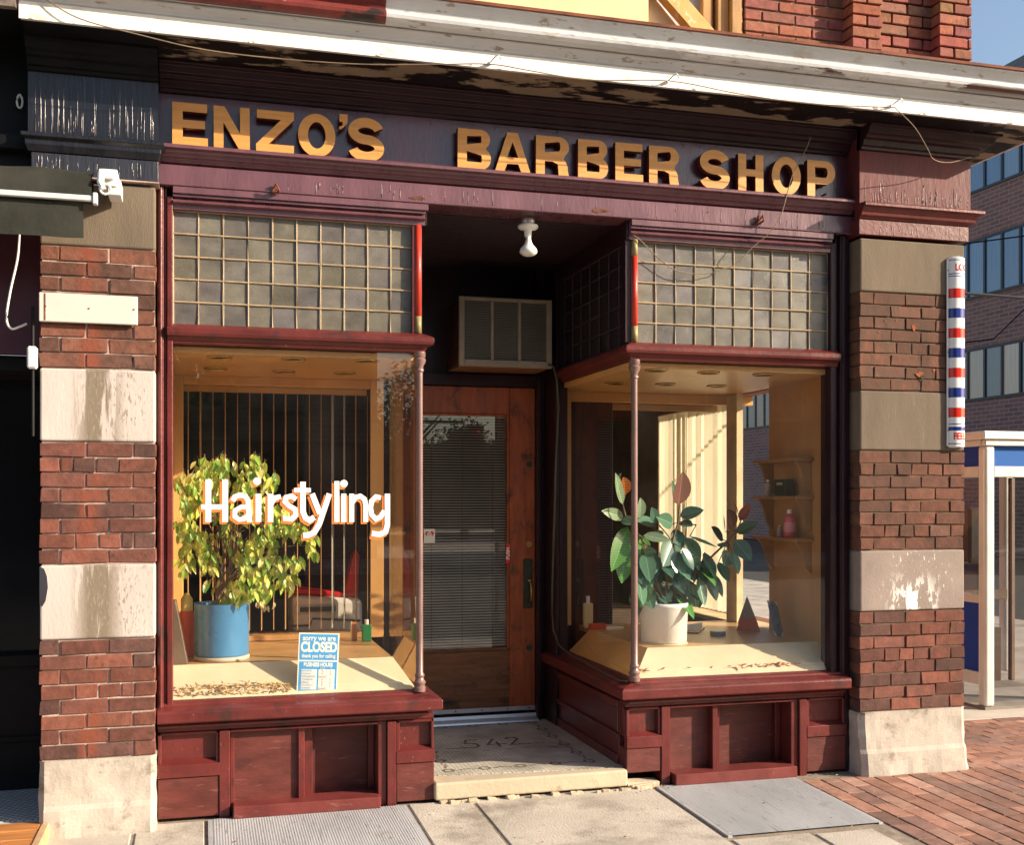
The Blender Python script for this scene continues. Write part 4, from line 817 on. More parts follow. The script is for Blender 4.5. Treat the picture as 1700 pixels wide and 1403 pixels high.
# ================================================================== gold wooden letters of the shop sign
SG = thing('shop_sign', "gold wooden letters reading ENZO'S BARBER SHOP on the purple board", 'sign', (1.6, 0, 3.18))
def ell(cx, cy, rx, ry, a0, a1, n=18, p=1.0):
    o = []
    for i in range(n+1):
        q = R(a0+(a1-a0)*i/n); c, s = math.cos(q), math.sin(q)
        o.append((cx+rx*math.copysign(abs(c)**p, c), cy+ry*math.copysign(abs(s)**p, s)))
    return o
def offs(pts, d):
    P = [Vector(p) for p in pts]; o = []
    for i in range(len(P)):
        t = (P[min(i+1, len(P)-1)]-P[max(i-1, 0)]).normalized(); o.append((P[i].x-t.y*d, P[i].y+t.x*d))
    return o
def letter(ch, w, h, s):
    hs = s*.86
    if ch == 'E': return [[(0,0),(w,0),(w,hs),(s,hs),(s,h/2-hs*.42),(w*.92,h/2-hs*.42),(w*.92,h/2+hs*.5),(s,h/2+hs*.5),(s,h-hs),(w*.98,h-hs),(w*.98,h),(0,h)]]
    if ch == 'N': return [[(0,0),(s*.95,0),(s*.95,h*.62),(w-s*1.05,0),(w,0),(w,h),(w-s*.95,h),(w-s*.95,h*.38),(s*1.05,h),(0,h)]]
    if ch == 'Z': return [[(0,0),(w,0),(w,hs),(s*1.25,hs),(w,h-hs*.9),(w,h),(w*.02,h),(w*.02,h-hs),(w-s*1.3,h-hs),(0,hs*.9)]]
    if ch == 'H': return [[(0,0),(s,0),(s,h/2-hs*.42),(w-s,h/2-hs*.42),(w-s,0),(w,0),(w,h),(w-s,h),(w-s,h/2+hs*.5),(s,h/2+hs*.5),(s,h),(0,h)]]
    if ch == 'A': return [[(0,0),(s*1.02,0),(s*1.02+.016,h*.205),(w-s*1.02-.016,h*.205),(w-s*1.02,0),(w,0),(w/2+s*.58,h),(w/2-s*.58,h)], [(w/2-s*.62,h*.37),(w/2+s*.62,h*.37),(w/2,h*.76)][::-1]]
    if ch == 'O': return [ell(w/2, h/2, w/2, h/2+.004, 0, 350, 35), ell(w/2, h/2, w/2-s, h/2-hs+.004, 0, 350, 35)[::-1]]
    if ch == 'P':
        y0 = h*.36; r = (h-y0)/2
        return [[(0,0),(s,0),(s,y0)]+ell(w-r*.95, y0+r, r*.95, r, -90, 90)+[(0,h)], ([(s,y0+hs*.9)]+ell(w-r*.95, y0+r, r*.95-s, r-hs*.9, -90, 90)+[(s,h-hs*.9)])[::-1]]
    if ch == 'R':
        y0 = h*.42; r = (h-y0)/2
        return [[(0,0),(s,0),(s,y0-.012),(w*.5,y0-.012),(w*.60,y0-.02),(w*.66,y0*.72),(w*.69,0),(w*1.0,0),(w*.965,y0*.35),(w*.955,y0*.62),(w*.90,y0*.88),(w*.83,y0*1.05)]+ell(w-r*.98, y0+r+.006, r*.98, r-.006, -48, 90)+[(0,h)],
                ([(s,y0+hs*.80)]+ell(w-r*.98, y0+r+.008, r*.98-s, r-hs*.85, -90, 90)+[(s,h-hs*.9)])[::-1]]
    if ch == 'B':
        ym = h*.52; r1 = ym/2; r2 = (h-ym)/2
        return [[(0,0)]+ell(w-r1*.95, r1+.004, r1*.95, r1+.002, -90, 62)+ell(w*.97-r2*.95, ym+r2, r2*.95, r2, -52, 90)+[(0,h)],
                ([(s,hs*.9)]+ell(w-r1*.95, r1+.002, r1*.95-s, r1-hs*.85, -90, 90)+[(s,ym-hs*.38)])[::-1],
                ([(s,ym+hs*.42)]+ell(w*.97-r2*.95, ym+r2, r2*.95-s*.95, r2-hs*.78, -90, 90)+[(s,h-hs*.9)])[::-1]]
    if ch == 'S':
        ry = (h+.006-hs)/4; rx = (w-s)/2
        c = ell(w/2, h/2+ry, rx*.97, ry, 12, 262, 22)+ell(w/2, h/2-ry, rx, ry, 82, -168, 22)
        a = offs(c, s*.5); b = offs(c, -s*.5)
        return [a+b[::-1]]
    if ch == "'": return [[(0,h*.0+.0),(w*.5,.012),(w*.95,.035),(w,.055),(w,.078),(.002,.078),(.002,.040),(w*.45,.040),(w*.40,.022),(.0,.014)]]
LT = [('E',-.134,.028),('N',.055,.222),('Z',.251,.43),('O',.45,.63),("'",.647,.689),('S',.692,.87),('B',1.242,1.415),('A',1.437,1.625),('R',1.654,1.833),('B',1.883,2.049),('E',2.09,2.246),('R',2.28,2.452),('S',2.571,2.748),('H',2.799,2.95),('O',3.001,3.178),('P',3.219,3.392)]
for ch, x0, x1 in LT:
    x0 *= .989; x1 *= .989; z0 = 3.171 if ch != "'" else 3.308; h = .2
    sp = letter(ch, x1-x0, h, .047)
    M = at(x0, -.040, z0) @ Matrix.Rotation(R(random.uniform(-.4,.4)), 4, 'Z')
    curve_obj('letter' if ch != "'" else 'apostrophe', sp, GOLD, SG, .018, .0, M, 'gold wooden letter '+ch if ch != "'" else 'gold wooden apostrophe', GOLDS)
m = MB()
for ch, x0, x1 in LT:
    for t in (.15,.8): m.box((x0+(x1-x0)*t)*.989-.004, (x0+(x1-x0)*t)*.989+.004, -.021, .002, 3.20 if ch != "'" else 3.35, 3.208 if ch != "'" else 3.358)
m.build('mounting_peg', GOLDS, SG)

# ================================================================== painted window lettering
HL = thing('window_lettering', 'white painted word Hairstyling with orange shade on the left shop window', 'lettering', (.45, .02, 1.34))
wm, om = MB(), MB(); y = .0248
def disc(m, cx, cz, r, t, n=20): m.add([(cx+r*math.cos(2*math.pi*k/n), t, cz+r*math.sin(2*math.pi*k/n)) for k in range(n)], [tuple(range(n))])
for i, (pts, w) in enumerate(HST):
    wm.stroke(pts, w*.93, 'xz', y-.0004-.00012*i); om.stroke([(a-.009, b-.010) for a, b in pts], w+.004, 'xz', y+.0002+.00001*i)
    k = len(pts)
    if k > 2:
        for (a, b) in (): disc(wm, a, b, w*.42, y-.0003-.00001*i)
for cx, cz in DOTS: disc(wm, cx, cz, .0185, y-.0004); disc(om, cx-.009, cz-.010, .0200, y+.0004)
wm.build('white_lettering', mat('white_sign_paint', (.74,.73,.70), .5, .4, .10, 9, .2, 60), HL, fix=False)
om.build('orange_shading', flat('orange_sign_paint', (.62,.17,.03), .5), HL, fix=False)

# ================================================================== closed sign leaning in the window
CSN = thing('closed_sign', 'blue and white closed card with business hours leaning in the left window', 'sign', (.545, .045, .567))
BLU = flat('card_blue', (.045,.30,.62), .5); CRD = mat('card_white', (.78,.76,.66), .6, .3, .04); GRYT = flat('card_rule', (.30,.42,.55), .6); PNK = flat('pencil_red', (.6,.3,.25), .6)
CM = Matrix.Translation((.545, .048, .567)) @ Matrix.Rotation(R(-6), 4, 'X') @ Matrix.Rotation(R(3.0), 4, 'Y')
def cbox(name, x0, x1, z0, z1, t, mm, rnd=0):
    m = MB().box(x0, x1, -t, -t+.0004 if t else .002, z0, z1)
    a = Vector(CSN.location)
    m.v = [tuple(CM @ Vector(v)) for v in m.v]
    return m.build(name, mm, CSN)
cbox('card', -.099, .099, .0, .290, 0, CRD)
m = MB()
m.box(-.092,.092,-.0012,-.0004,.158,.284); m.box(-.092,.092,-.0012,-.0004,.006,.150)
m.v = [tuple(CM @ Vector(v)) for v in m.v]; m.build('blue_panel', BLU, CSN)
m = MB(); m.box(-.080,-.005,-.0022,-.0013,.014,.112); m.box(.003,.082,-.0022,-.0013,.014,.112)
m.v = [tuple(CM @ Vector(v)) for v in m.v]; m.build('hours_table', CRD, CSN)
m = MB()
for k in range(1, 7): m.box(-.079,-.006,-.0028,-.0023,.014+k*.014,.0147+k*.014); m.box(.004,.081,-.0028,-.0023,.014+k*.014,.0147+k*.014)
m.box(.042,.0427,-.0029,-.0023,.014,.112)
m.v = [tuple(CM @ Vector(v)) for v in m.v]; m.build('table_rule', GRYT, CSN)
TT = lambda x, z, t=.0016: CM @ Matrix.Translation((x, -t, z)) @ XZ
text_obj('lettering', 'sorry we are', .036, CRD, CSN, TT(0,.264), off=.0008, sx=.86)
text_obj('lettering', 'CLOSED', .066, CRD, CSN, TT(0,.219), off=.0028, sx=.72)
text_obj('lettering', 'thank you for calling', .025, CRD, CSN, TT(0,.177), off=.0005, sx=.80)
text_obj('lettering', 'BUSINESS HOURS', .026, CRD, CSN, TT(0,.134), off=.0010, sx=.70)
for k, d in enumerate(('SUNDAY','SATURDAY','FRIDAY','THURSDAY','WEDNESDAY','TUESDAY','MONDAY')):
    text_obj('lettering', d, .0125, GRYT, CSN, TT(-.077,.021+k*.014,.0030), align='LEFT', sx=.9)
for k, (a, b) in enumerate((('closed',''),('8','5'),('8','6'),('8','6'),('closed',''),('8','6'),('8','6'))):
    text_obj('lettering', a, .013, PNK, CSN, TT(.022,.021+k*.014,.0030)); 
    if b: text_obj('lettering', b, .013, PNK, CSN, TT(.062,.021+k*.014,.0030))
text_obj('lettering', 'FROM', .009, CRD, CSN, TT(.022,.1165,.0030)); text_obj('lettering', 'TO', .009, CRD, CSN, TT(.062,.1165,.0030))

# ================================================================== door stickers
stk = thing('heart_sticker', 'white sticker with a red heart and hand on the left edge of the door glass', 'sticker', (1.375, 1.408, 1.26))
MB().box(1.345, 1.415, 1.4095, 1.411, 1.240, 1.330).build('paper', CRD, stk)
hp_ = []
for k in range(40):
    q = 2*math.pi*k/40; hp_.append((1.38+.0017*16*math.sin(q)**3*1.05, 1.293+.0017*(13*math.cos(q)-5*math.cos(2*q)-2*math.cos(3*q)-math.cos(4*q))))
MB().add([(a, 1.4088, b) for a, b in hp_], [tuple(range(40))]).build('heart', flat('sticker_red', (.6,.02,.02), .5), stk, fix=False)
hm = MB().add([(1.366,1.4082,1.262),(1.394,1.4082,1.262),(1.396,1.4082,1.288),(1.364,1.4082,1.288)], [(0,1,2,3)])
for i, (dx, l) in enumerate(((-.012,.016),(-.004,.022),(.004,.020),(.012,.010))): hm.stroke([(1.38+dx*.9,1.286),(1.38+dx*1.2,1.288+l)], .0055, 'xz', 1.4079-.0001*i)
hm.stroke([(1.366,1.27),(1.356,1.286)], .006, 'xz', 1.4075); hm.stroke([(1.352,1.252),(1.366,1.246),(1.394,1.246),(1.408,1.252)], .003, 'xz', 1.4075)
hm.build('hand', CRD, stk, fix=False)
ps = thing('door_tag', 'small red tag with white writing stuck on the right edge of the door glass', 'tag', (1.888, 1.405, 1.105))
MB().prism([(1.872,1.105),(1.900,1.108),(1.902,1.232),(1.876,1.228)], 1.3935, 1.3948, 'y').build('card', flat('tag_red', (.72,.03,.03), .4), ps)
text_obj('lettering', 'PUSH', .034, CRD, ps, Matrix.Translation((1.888, 1.3930, 1.168)) @ XZ @ Matrix.Rotation(R(90), 4, 'Z'), off=.001, sx=.95)

# ================================================================== plants
def ramp(c, f): return tuple(q*f for q in c)
def leafmat(name, trans=.35, rough=.45):
    m = bpy.data.materials.new(name); m.use_nodes = True; t = m.node_tree; L = t.links.new; b = t.nodes["Principled BSDF"]; o = t.nodes["Material Output"]
    a = nn(t, "ShaderNodeVertexColor", layer_name='col'); L(a.outputs[0], b.inputs['Base Color']); b.inputs['Roughness'].default_value = rough
    tr = nn(t, "ShaderNodeBsdfTranslucent"); L(a.outputs[0], tr.inputs[0]); mx = nn(t, "ShaderNodeMixShader"); mx.inputs[0].default_value = trans
    L(b.outputs[0], mx.inputs[1]); L(tr.outputs[0], mx.inputs[2]); L(mx.outputs[0], o.inputs['Surface']); return m
FIC = leafmat('ficus_leaf', .32, .35); RUBM = leafmat('rubber_leaf', .12, .22)
def leaf(m, base, tip, w, col, nrm, nseg=5, fold=.25, curl=.1, wave=0):
    base, tip = Vector(base), Vector(tip); ax = tip-base; Ln = ax.length; ax.normalize()
    nrm = Vector(nrm); nrm = (nrm-ax*nrm.dot(ax)).normalized(); sd = ax.cross(nrm)
    vs = []; k = 0
    for i in range(nseg+1):
        t = i/nseg; ww = w/2*(math.sin(math.pi*min(1, t**.80))**.75 if 0 < t < 1 else .02)
        cc = base+ax*Ln*t+nrm*(-curl*Ln*(t*t)) + nrm*curl*Ln*t
        up = nrm*(ww*fold)
        mw = max(.0006, w*.022); vs += [cc-sd*ww+up, cc-sd*min(mw,ww*.5), cc, cc+sd*min(mw,ww*.5), cc+sd*ww+up]
    b = len(m.v); m.v += [tuple(v) for v in vs]
    for i in range(nseg):
        for j in range(4):
            m.f.append([b+i*5+j, b+i*5+j+1, b+(i+1)*5+j+1, b+(i+1)*5+j]); f = 1.0 if j == 0 else (.88 if j == 3 else 1.7)
            m.c.append(ramp(col, f))
# rubber plant
RP = thing('rubber_plant', 'rubber plant with broad dark leaves in a fluted white pot in the right window', 'potted plant', (2.535, .40, .70), 'potted plants in the shop windows')
pm = MB(); n = 60; px, py = 2.535, .40
prof = [(.118,.706),(.128,.712),(.136,.905),(.140,.908),(.140,.930),(.130,.930),(.126,.90)]
vs = []
for r, z in prof:
    for k in range(n):
        q = 2*math.pi*k/n; rr = r*(1+(.012 if k % 2 else 0)) if z < .9 else r; vs.append((px+rr*math.cos(q), py+rr*math.sin(q), z))
pm.add(vs, [(i*n+k, i*n+(k+1) % n, (i+1)*n+(k+1) % n, (i+1)*n+k) for i in range(len(prof)-1) for k in range(n)]+[tuple(range(n))])
pm.build('pot', mat('white_pot_plastic', (.78,.77,.72), .4, .5, .05), RP, smooth=True)
MB().lathe([(.120,.700),(.135,.700),(.135,.706),(.10,.707)], px, py, 32).build('saucer', CREAM, RP)
MB().lathe([(.0001,.905),(.128,.905)], px, py, 24).build('soil', mat('potting_soil', (.05,.035,.025), .95), RP)
RC_ = {'b': (.17,.085,.065), 'g': (.10,.21,.13), 'l': (.24,.34,.21), 'o': (.42,.13,.03), 'y': (.09,.25,.06), 'd': (.06,.14,.10), 'r': (.24,.05,.04)}
lm = MB()
for _ in range(34):
    a_ = random.uniform(2.38,2.80); z_ = random.uniform(.98,1.25); s_ = 1 if a_ > 2.55 else -1
    RUB.append((a_, random.uniform(.30,.46), z_, a_+s_*random.uniform(.0,.06), random.uniform(.20,.40), z_-random.uniform(.11,.16), random.uniform(.05,.07), random.choice('gdgdy')))
for bx_, by_, bz, tx_, ty_, tz, w, c in RUB:
    L_ = Vector((tx_-bx_, 0, tz-bz)).length
    yo = .06; nr = (random.uniform(-.5,.5), -1, random.uniform(.1,.9))
    if c in 'b' and w > .08: nr = (.3, -1, .1)
    leaf(lm, (bx_, by_+yo-.05, bz), (tx_, ty_+yo-.06, tz), w*1.4, ramp(RC_[c], random.uniform(.85,1.15)), nr, 8, .22, random.uniform(-.12,.14))
lm.build('foliage', RUBM, RP, smooth=True, fix=False)
mid = MB()
for bx_, by_, bz, tx_, ty_, tz, w, c in RUB[:30]: pass
stm = MB()
for s_ in RST: stm.tube([(a, b, c) for a, b, c in s_], [.008-.0012*i for i in range(len(s_))] if len(s_) > 3 else .004, 7)
stm.tube([(2.535,.40,.90),(2.53,.37,.96)], .012, 8)
for bx_, by_, bz, tx_, ty_, tz, w, c in RUB:
    best = min(((Vector((a, b, cc))-Vector((bx_, by_, bz))).length, (a, b, cc)) for s_ in RST for a, b, cc in s_)
    if best[0] < .16: stm.tube([best[1], (bx_, by_+.01, bz)], .0028, 5)
stm.build('stem', mat('green_brown_stem', (.11,.07,.035), .6), RP, smooth=True)
# weeping fig
FP = thing('weeping_fig', 'yellowing weeping fig in a blue metal pot in the left window', 'potted plant', (.093, .36, .705), 'potted plants in the shop windows')
fx, fy = .098, .36
MB().lathe([(.128,.728),(.134,.735),(.136,.985),(.138,.992),(.132,.992),(.130,.97),(.001,.965)], fx, fy, 40).build('pot', mat('blue_enamel_pot', (.055,.19,.36), .3, .6, .1, 5, .05, layers=(((.12,.28,.42),4,.6,.25,(1,1,.4)),)), FP, smooth=True).modifiers.new('e','EDGE_SPLIT')
MB().lathe([(.115,.705),(.136,.706),(.139,.722),(.133,.728),(.001,.728)], fx, fy, 40).build('pot_foot', mat('worn_metal_foot', (.45,.40,.30), .5, .5, .2), FP, smooth=True)
def PXW(u, v, n):    # sizes measured on the photograph's plan of the case, turned to metres
    a = (u-850)/1847; b = (828-v)/1847; th = R(15.58)
    dx = math.sin(th)+a*math.cos(th); dy = math.cos(th)-a*math.sin(th); t = (5.472+n)/dy
    return (t*dx, n, 1.52+t*b)
FCL = [(.02,1.66,.07,62),(.10,1.70,.05,34),(.26,1.69,.055,46),(-.06,1.60,.06,50),(-.05,1.50,.06,60),(.06,1.56,.07,60),(.20,1.60,.06,50),(.33,1.62,.05,26),
       (-.08,1.38,.05,34),(-.02,1.30,.07,60),(.03,1.22,.06,50),(-.09,1.20,.04,24),(.14,1.46,.08,50),(.27,1.48,.07,52),(.38,1.42,.07,56),(.46,1.38,.05,40),(.51,1.34,.045,30),(.54,1.28,.03,14),
       (.30,1.32,.07,56),(.36,1.20,.07,66),(.24,1.18,.07,56),(.42,1.12,.05,40),(.30,1.08,.06,50),(.18,1.06,.06,40),(.14,1.02,.045,24),(.20,1.27,.07,36),(.47,1.20,.03,16),(.12,1.34,.06,22),(.05,1.10,.035,10)]
fm = MB(); fsm = MB(); tips = []
for (x, z, r, k) in FCL:
    for _ in range(int(k*.86)):
        v = Vector((random.gauss(0,1), random.gauss(0,.9), random.gauss(0,1))); v = v.normalized()*random.random()**.45
        px_, pz_ = x+v.x*r*1.15, z+v.z*r*1.1; py_ = .32+v.y*.15+ .05*math.sin(px_*20)
        px_ = max(px_, -.118); py_ = max(py_, .10)
        ln = random.uniform(.036,.074); d = Vector((random.uniform(-.7,.7), random.uniform(-.5,.25), -1)).normalized()
        k_ = random.random()
        col = (.58,.62,.10) if k_ < .50 else ((.27,.46,.06) if k_ < .84 else ((.62,.58,.18) if k_ < .96 else (.12,.26,.03)))
        col = ramp(col, random.uniform(.75,1.2))
        b0 = Vector((px_, py_, pz_)); leaf(fm, b0, b0+d*ln, ln*random.uniform(.36,.48), col, (random.uniform(-.9,.9), -1, random.uniform(-.1,.7)), 4, .35, random.uniform(.1,.35))
        fsm.tube([b0, b0+Vector((random.uniform(-.012,.012), .01, .016))], .0008, 3)
    tips.append((x, .34+random.uniform(-.05,.05), z))
for k in range(9):   # dead curled leaves
    b0 = Vector((.30+random.uniform(-.03,.05), .28, 1.02-random.random()*.05)); leaf(fm, b0, b0+Vector((random.uniform(-.01,.01),0,-.035)), .018, (.55,.42,.22), (random.uniform(-1,1),-1,0), 4, .8, .5)
fm.build('foliage', FIC, FP, smooth=True, fix=False)
for x, y_, z in tips:
    c0 = Vector((fx+random.uniform(-.04,.04), fy, .97)); c1 = Vector((fx+.02+(x-fx)*.25+random.uniform(-.02,.02), fy-.02, 1.15+(z-1.15)*.45)); c2 = Vector((x, y_, z))
    fsm.tube([c0, (c0+c1)/2+Vector((random.uniform(-.02,.02),0,.02)), c1, (c1+c2)/2+Vector((0,-.02,.03)), c2], [.0042,.0036,.003,.0022,.0012], 5)
for k in range(40):
    a = Vector((.12+random.uniform(-.06,.10), .30+random.uniform(-.05,.05), 1.15+random.random()*.30)); fsm.tube([a, a+Vector((random.uniform(-.06,.06), random.uniform(-.04,.04), random.uniform(-.01,.07)))], .0010, 3)
fsm.build('stem', mat('dry_twig', (.22,.13,.07), .8), FP)

# ================================================================== small things in the windows
def bottle(name, label, x, y, z, r, h, body, cap, cat='bottle', nr=.4, group=None, sq=False, lab=None):
    t = thing(name, label, cat, (x, y, z), group)
    if sq: MB().box(x-r, x+r, y-r*.6, y+r*.6, z, z+h*.78).build('body', body, t, bevel=r*.25, seg=3)
    else: MB().lathe([(r*.9,z),(r,z+h*.03),(r,z+h*.66),(r*.8,z+h*.76),(r*nr,z+h*.82),(r*nr,z+h*.86)], x, y, 20).build('body', body, t, smooth=True)
    MB().lathe([(r*nr*1.1,z+h*(.78 if sq else .86)),(r*nr*1.1,z+h)], x, y, 16).build('cap', cap, t)
    if lab: MB().lathe([(r*1.01,z+h*.2),(r*1.01,z+h*.55)], x, y, 20).build('paper_label', lab, t)
    return t
GRN = flat('green_tonic', (.02,.17,.06), .15); PKL = flat('pink_lotion', (.62,.10,.13), .35)
bottle('bottle', 'green tonic bottle with a pale cap at the right rear of the left window', .905, .86, .705, .027, .125, GRN, WPL, sq=True)
og = thing('orange_mug', 'small orange striped card box beside the green bottle', 'box', (.845, .92, .706))
MB().box(.828, .856, .90, .94, .706, .81).build('box', flat('orange_card', (.55,.20,.06), .5), og, bevel=.002)
MB().box(.824, .8275, .90, .94, .706, .815).build('flap', CRD, og)
ob = bottle('orange_jar', 'orange jar with a white and yellow top behind the blue pot', -.075, .52, .705, .045, .30, flat('orange_plastic', (.75,.10,.02), .3), WPL, cat='jar', lab=None)
MB().lathe([(.0205,.865),(.030,.885),(.030,1.0),(.012,1.03)], -.075, .52, 16).build('sleeve', flat('pale_yellow', (.8,.66,.25), .5), ob, smooth=True)
fb = thing('leaning_frame', 'dark wooden frame leaning against the left side of the left window', 'frame', (-.13, .3, .705))
MB().add([(-.150,.20,.705),(-.055,.20,.645),(-.050,.23,.645),(-.145,.23,.705),(-.150,.26,1.02),(-.125,.26,1.02),(-.120,.29,1.02),(-.145,.29,1.02)], [(0,1,5,4),(1,2,6,5),(2,3,7,6),(3,0,4,7),(4,5,6,7),(0,3,2,1)]).build('board', mat('old_mirror_frame', (.09,.055,.03), .4), fb, bevel=.003)
# shelf unit on the right case wall
SU = thing('wall_shelf', 'three tier brown wall shelf with scrolled brackets in the right window', 'shelf', (3.38, .5, 1.2))
SHM = mat('brown_shelf_wood', (.34,.18,.075), .45, .4, .15, 6, .1, 30, (1,4,1))
for z in (1.755, 1.535, 1.290):
    MB().box(3.285, 3.3985, .235, .77, z-.018, z).build('shelf_board', SHM, SU, bevel=.003)
    for y in (.27, .715):
        pr = [(3.398,z-.0185),(3.295,z-.0185)]+[(3.295+.095*(t+.10*math.sin(2*math.pi*t)), z-.0185-.185*t) for t in [i/12 for i in range(1, 13)]]+[(3.398,z-.205)]
        MB().prism(pr, y-.009, y+.009, 'y').build('bracket', SHM, SU)
bottle('bottle', 'small clear bottle on the upper shelf', 3.335, .66, 1.535, .020, .10, flat('clear_grey_bottle', (.35,.33,.27), .2), WPL)
bx_ = thing('box', 'black and green carton on the upper shelf', 'box', (3.335, .46, 1.535))
MB().box(3.305, 3.36, .40, .53, 1.5355, 1.635).build('carton', flat('black_carton', (.012,.022,.016), .35), bx_, bevel=.002)
MB().box(3.3035, 3.3048, .43, .50, 1.60, 1.615).build('printed_band', flat('gold_print', (.45,.38,.2), .5), bx_)
bottle('bottle', 'pink lotion bottle with a white cap on the middle shelf', 3.335, .40, 1.290, .034, .165, PKL, WPL, lab=flat('pink_label', (.72,.25,.25), .5))
bottle('bottle', 'tiny cloudy bottle beside the pink bottle on the middle shelf', 3.335, .52, 1.290, .016, .07, flat('cloudy_bottle', (.45,.38,.3), .3), WPL)
# framed picture and pennant on the deck
FR = thing('framed_picture', 'small blue picture with corner mounts leaning on the right side panel', 'picture', (3.30, .48, .70))
FM = Matrix.Translation((3.285,.44,.703)) @ Matrix.Rotation(R(38), 4, 'Z') @ Matrix.Rotation(R(-16), 4, 'X') @ Matrix.Rotation(R(9), 4, 'Y')
m = MB().box(-.062,.062,-.004,.0,.0,.215); m.v = [tuple(FM @ Vector(v)) for v in m.v]; m.build('print', mat('blue_print', (.05,.13,.26), .3, .5, .5, 22, 0, layers=(((.35,.08,.10),26,.64,.04,(1,1,1)),((.5,.6,.62),18,.66,.04,(1,1,1)))), FR)
m = MB()
for sx_, sz_ in ((-1,0),(1,0),(-1,1),(1,1)):
    X0 = .0625*sx_; Z0 = .215*sz_; dz = .035*(1 if not sz_ else -1)
    m.add([(X0,-.0046,Z0),(X0-.035*sx_,-.0046,Z0),(X0,-.0046,Z0+dz)], [(0,1,2)])
m.v = [tuple(FM @ Vector(v)) for v in m.v]; m.build('corner_mount', CRD, FR, fix=False)
PN = thing('paper_pennant', 'grey and red triangular paper ornament standing on the right deck', 'ornament', (3.27, .74, .70))
MB().add([(3.19,.78,.745),(3.30,.72,.745),(3.24,.75,.92),(3.25,.78,.745)], [(0,1,2),(1,3,2),(3,0,2),(0,3,1)]).build('grey_cone', flat('grey_paper', (.25,.22,.20), .6), PN)
MB().add([(3.183,.784,.701),(3.312,.714,.701),(3.285,.722,.785),(3.205,.766,.785),(3.26,.80,.701)], [(0,1,2,3),(1,4,2),(4,0,3),(4,3,2),(0,4,1)]).build('red_base', flat('red_paper', (.50,.05,.03), .6), PN)
AD = thing('round_tin', 'flat round blue tin lying on the right window deck', 'tin', (2.98, .62, .70))
MB().lathe([(.045,.7005),(.047,.705),(.047,.722),(.044,.726),(.0001,.727)], 2.98, .62, 28).build('tin', flat('blue_tin', (.16,.26,.36), .35, .3), AD)
MZ = thing('magazine', 'folded brown magazine on the right window deck behind the pot', 'magazine', (2.85, .85, .70))
MB().prism([(2.72,.80),(2.90,.72),(3.05,.95),(2.80,1.02)], .7005, .708, 'z').build('cover', mat('brown_cover', (.25,.10,.04), .4), MZ)
MB().add([(2.78,.80,.709),(2.98,.84,.712),(3.02,.92,.745),(2.82,.97,.712)], [(0,1,2,3)]).build('page', CRD, MZ, fix=False)
bottle('bottle', 'cream lotion bottle with a red base at the left rear of the right window', 2.36, 1.20, .70, .030, .20, flat('cream_lotion', (.62,.52,.30), .3), WPL, sq=True, nr=.35)
RBX = thing('box', 'flat red and white packet beside the cream lotion bottle', 'box', (2.42, 1.12, .70))
MB().box(2.34, 2.44, 1.08, 1.13, .7005, .735).build('packet', flat('red_packet', (.60,.08,.03), .4), RBX)
MB().prism([(2.44,1.06),(2.56,1.09),(2.54,1.15),(2.43,1.13)], .7005, .712, 'z').build('paper_slip', CRD, RBX)
lpm = thing('desk_lamp', 'bent chrome desk lamp arm on the counter behind the rubber plant', 'lamp', (2.62, 1.9, .75))
MB().tube([(2.50,1.9,.80),(2.50,1.9,.93),(2.56,1.9,.98),(2.68,1.9,.98),(2.74,1.9,.93),(2.76,1.9,.84)], .007, 8).lathe([(.05,.75),(.05,.765),(.01,.775),(.008,.80)], 2.50, 1.9, 16).build('arm', ALU, lpm, smooth=True)
ctr = thing('counter', 'dark counter with papers inside behind the right window', 'counter', (2.7, 2.0, .03))
MB().box(2.35, 3.0, 1.75, 2.35, .03, .748).build('counter_body', mat('dark_counter', (.08,.05,.03), .5), ctr, bevel=.005)
MB().box(2.40, 2.58, 1.80, 1.95, .7485, .765).box(2.37, 2.52, 1.78, 1.92, .766, .772).build('papers', CRD, ctr)
# wood shavings and dry leaves on the window bottoms
sv = MB()
for k in range(330):
    x = random.uniform(-.12,.42)*(1 if random.random() < .8 else .9); yy = random.uniform(.036,.085); z = .572+random.random()**2*.032*(1-abs(x-.14)/.36)+(yy-.034)*.82
    s = random.uniform(.006,.013); a = random.uniform(0,6.28); b = random.uniform(-.8,.8); c = (.60,.42,.18) if random.random() < .7 else (.45,.25,.09)
    d = Vector((math.cos(a), math.sin(a)*.4, b)).normalized()*s; e = Vector((-math.sin(a), math.cos(a), .5)).normalized()*s*.45; p = Vector((x, max(yy,.045), z))
    sv.add([p-d-e, p+d-e*.6, p+d*.8+e, p-d+e*.7], [(0,1,2,3)], ramp(c, random.uniform(.7,1.2)))
o = sv.build('wood_shavings', leafmat('dry_matter', .2, .8), None, fix=False, kind='stuff'); setp(o, 'pale wood shavings heaped along the bottom of the left window', 'shavings')
dv = MB()
for k in range(46):
    x = random.choice([random.gauss(2.26,.03), random.gauss(2.86,.05), random.gauss(3.05,.06), random.uniform(2.2,3.3)]); x = min(max(x,2.22),3.32); p = Vector((x, random.uniform(.045,.075), .585+random.random()*.012+.012))
    s = random.uniform(.010,.022); a = random.uniform(0,6.28); d = Vector((math.cos(a), math.sin(a)*.3, random.uniform(-.3,.5))).normalized()*s; e = Vector((-math.sin(a), math.cos(a), .6)).normalized()*s*.4
    dv.add([p-d, p+e, p+d, p-e], [(0,1,2),(0,2,3)], ramp((.42,.14,.05), random.uniform(.6,1.3)))
o = dv.build('dry_leaves', MATS.get('dry_matter') or o.active_material, None, fix=False, kind='stuff'); setp(o, 'dry brown leaf scraps along the bottom of the right window', 'dry leaves')
dv = MB()
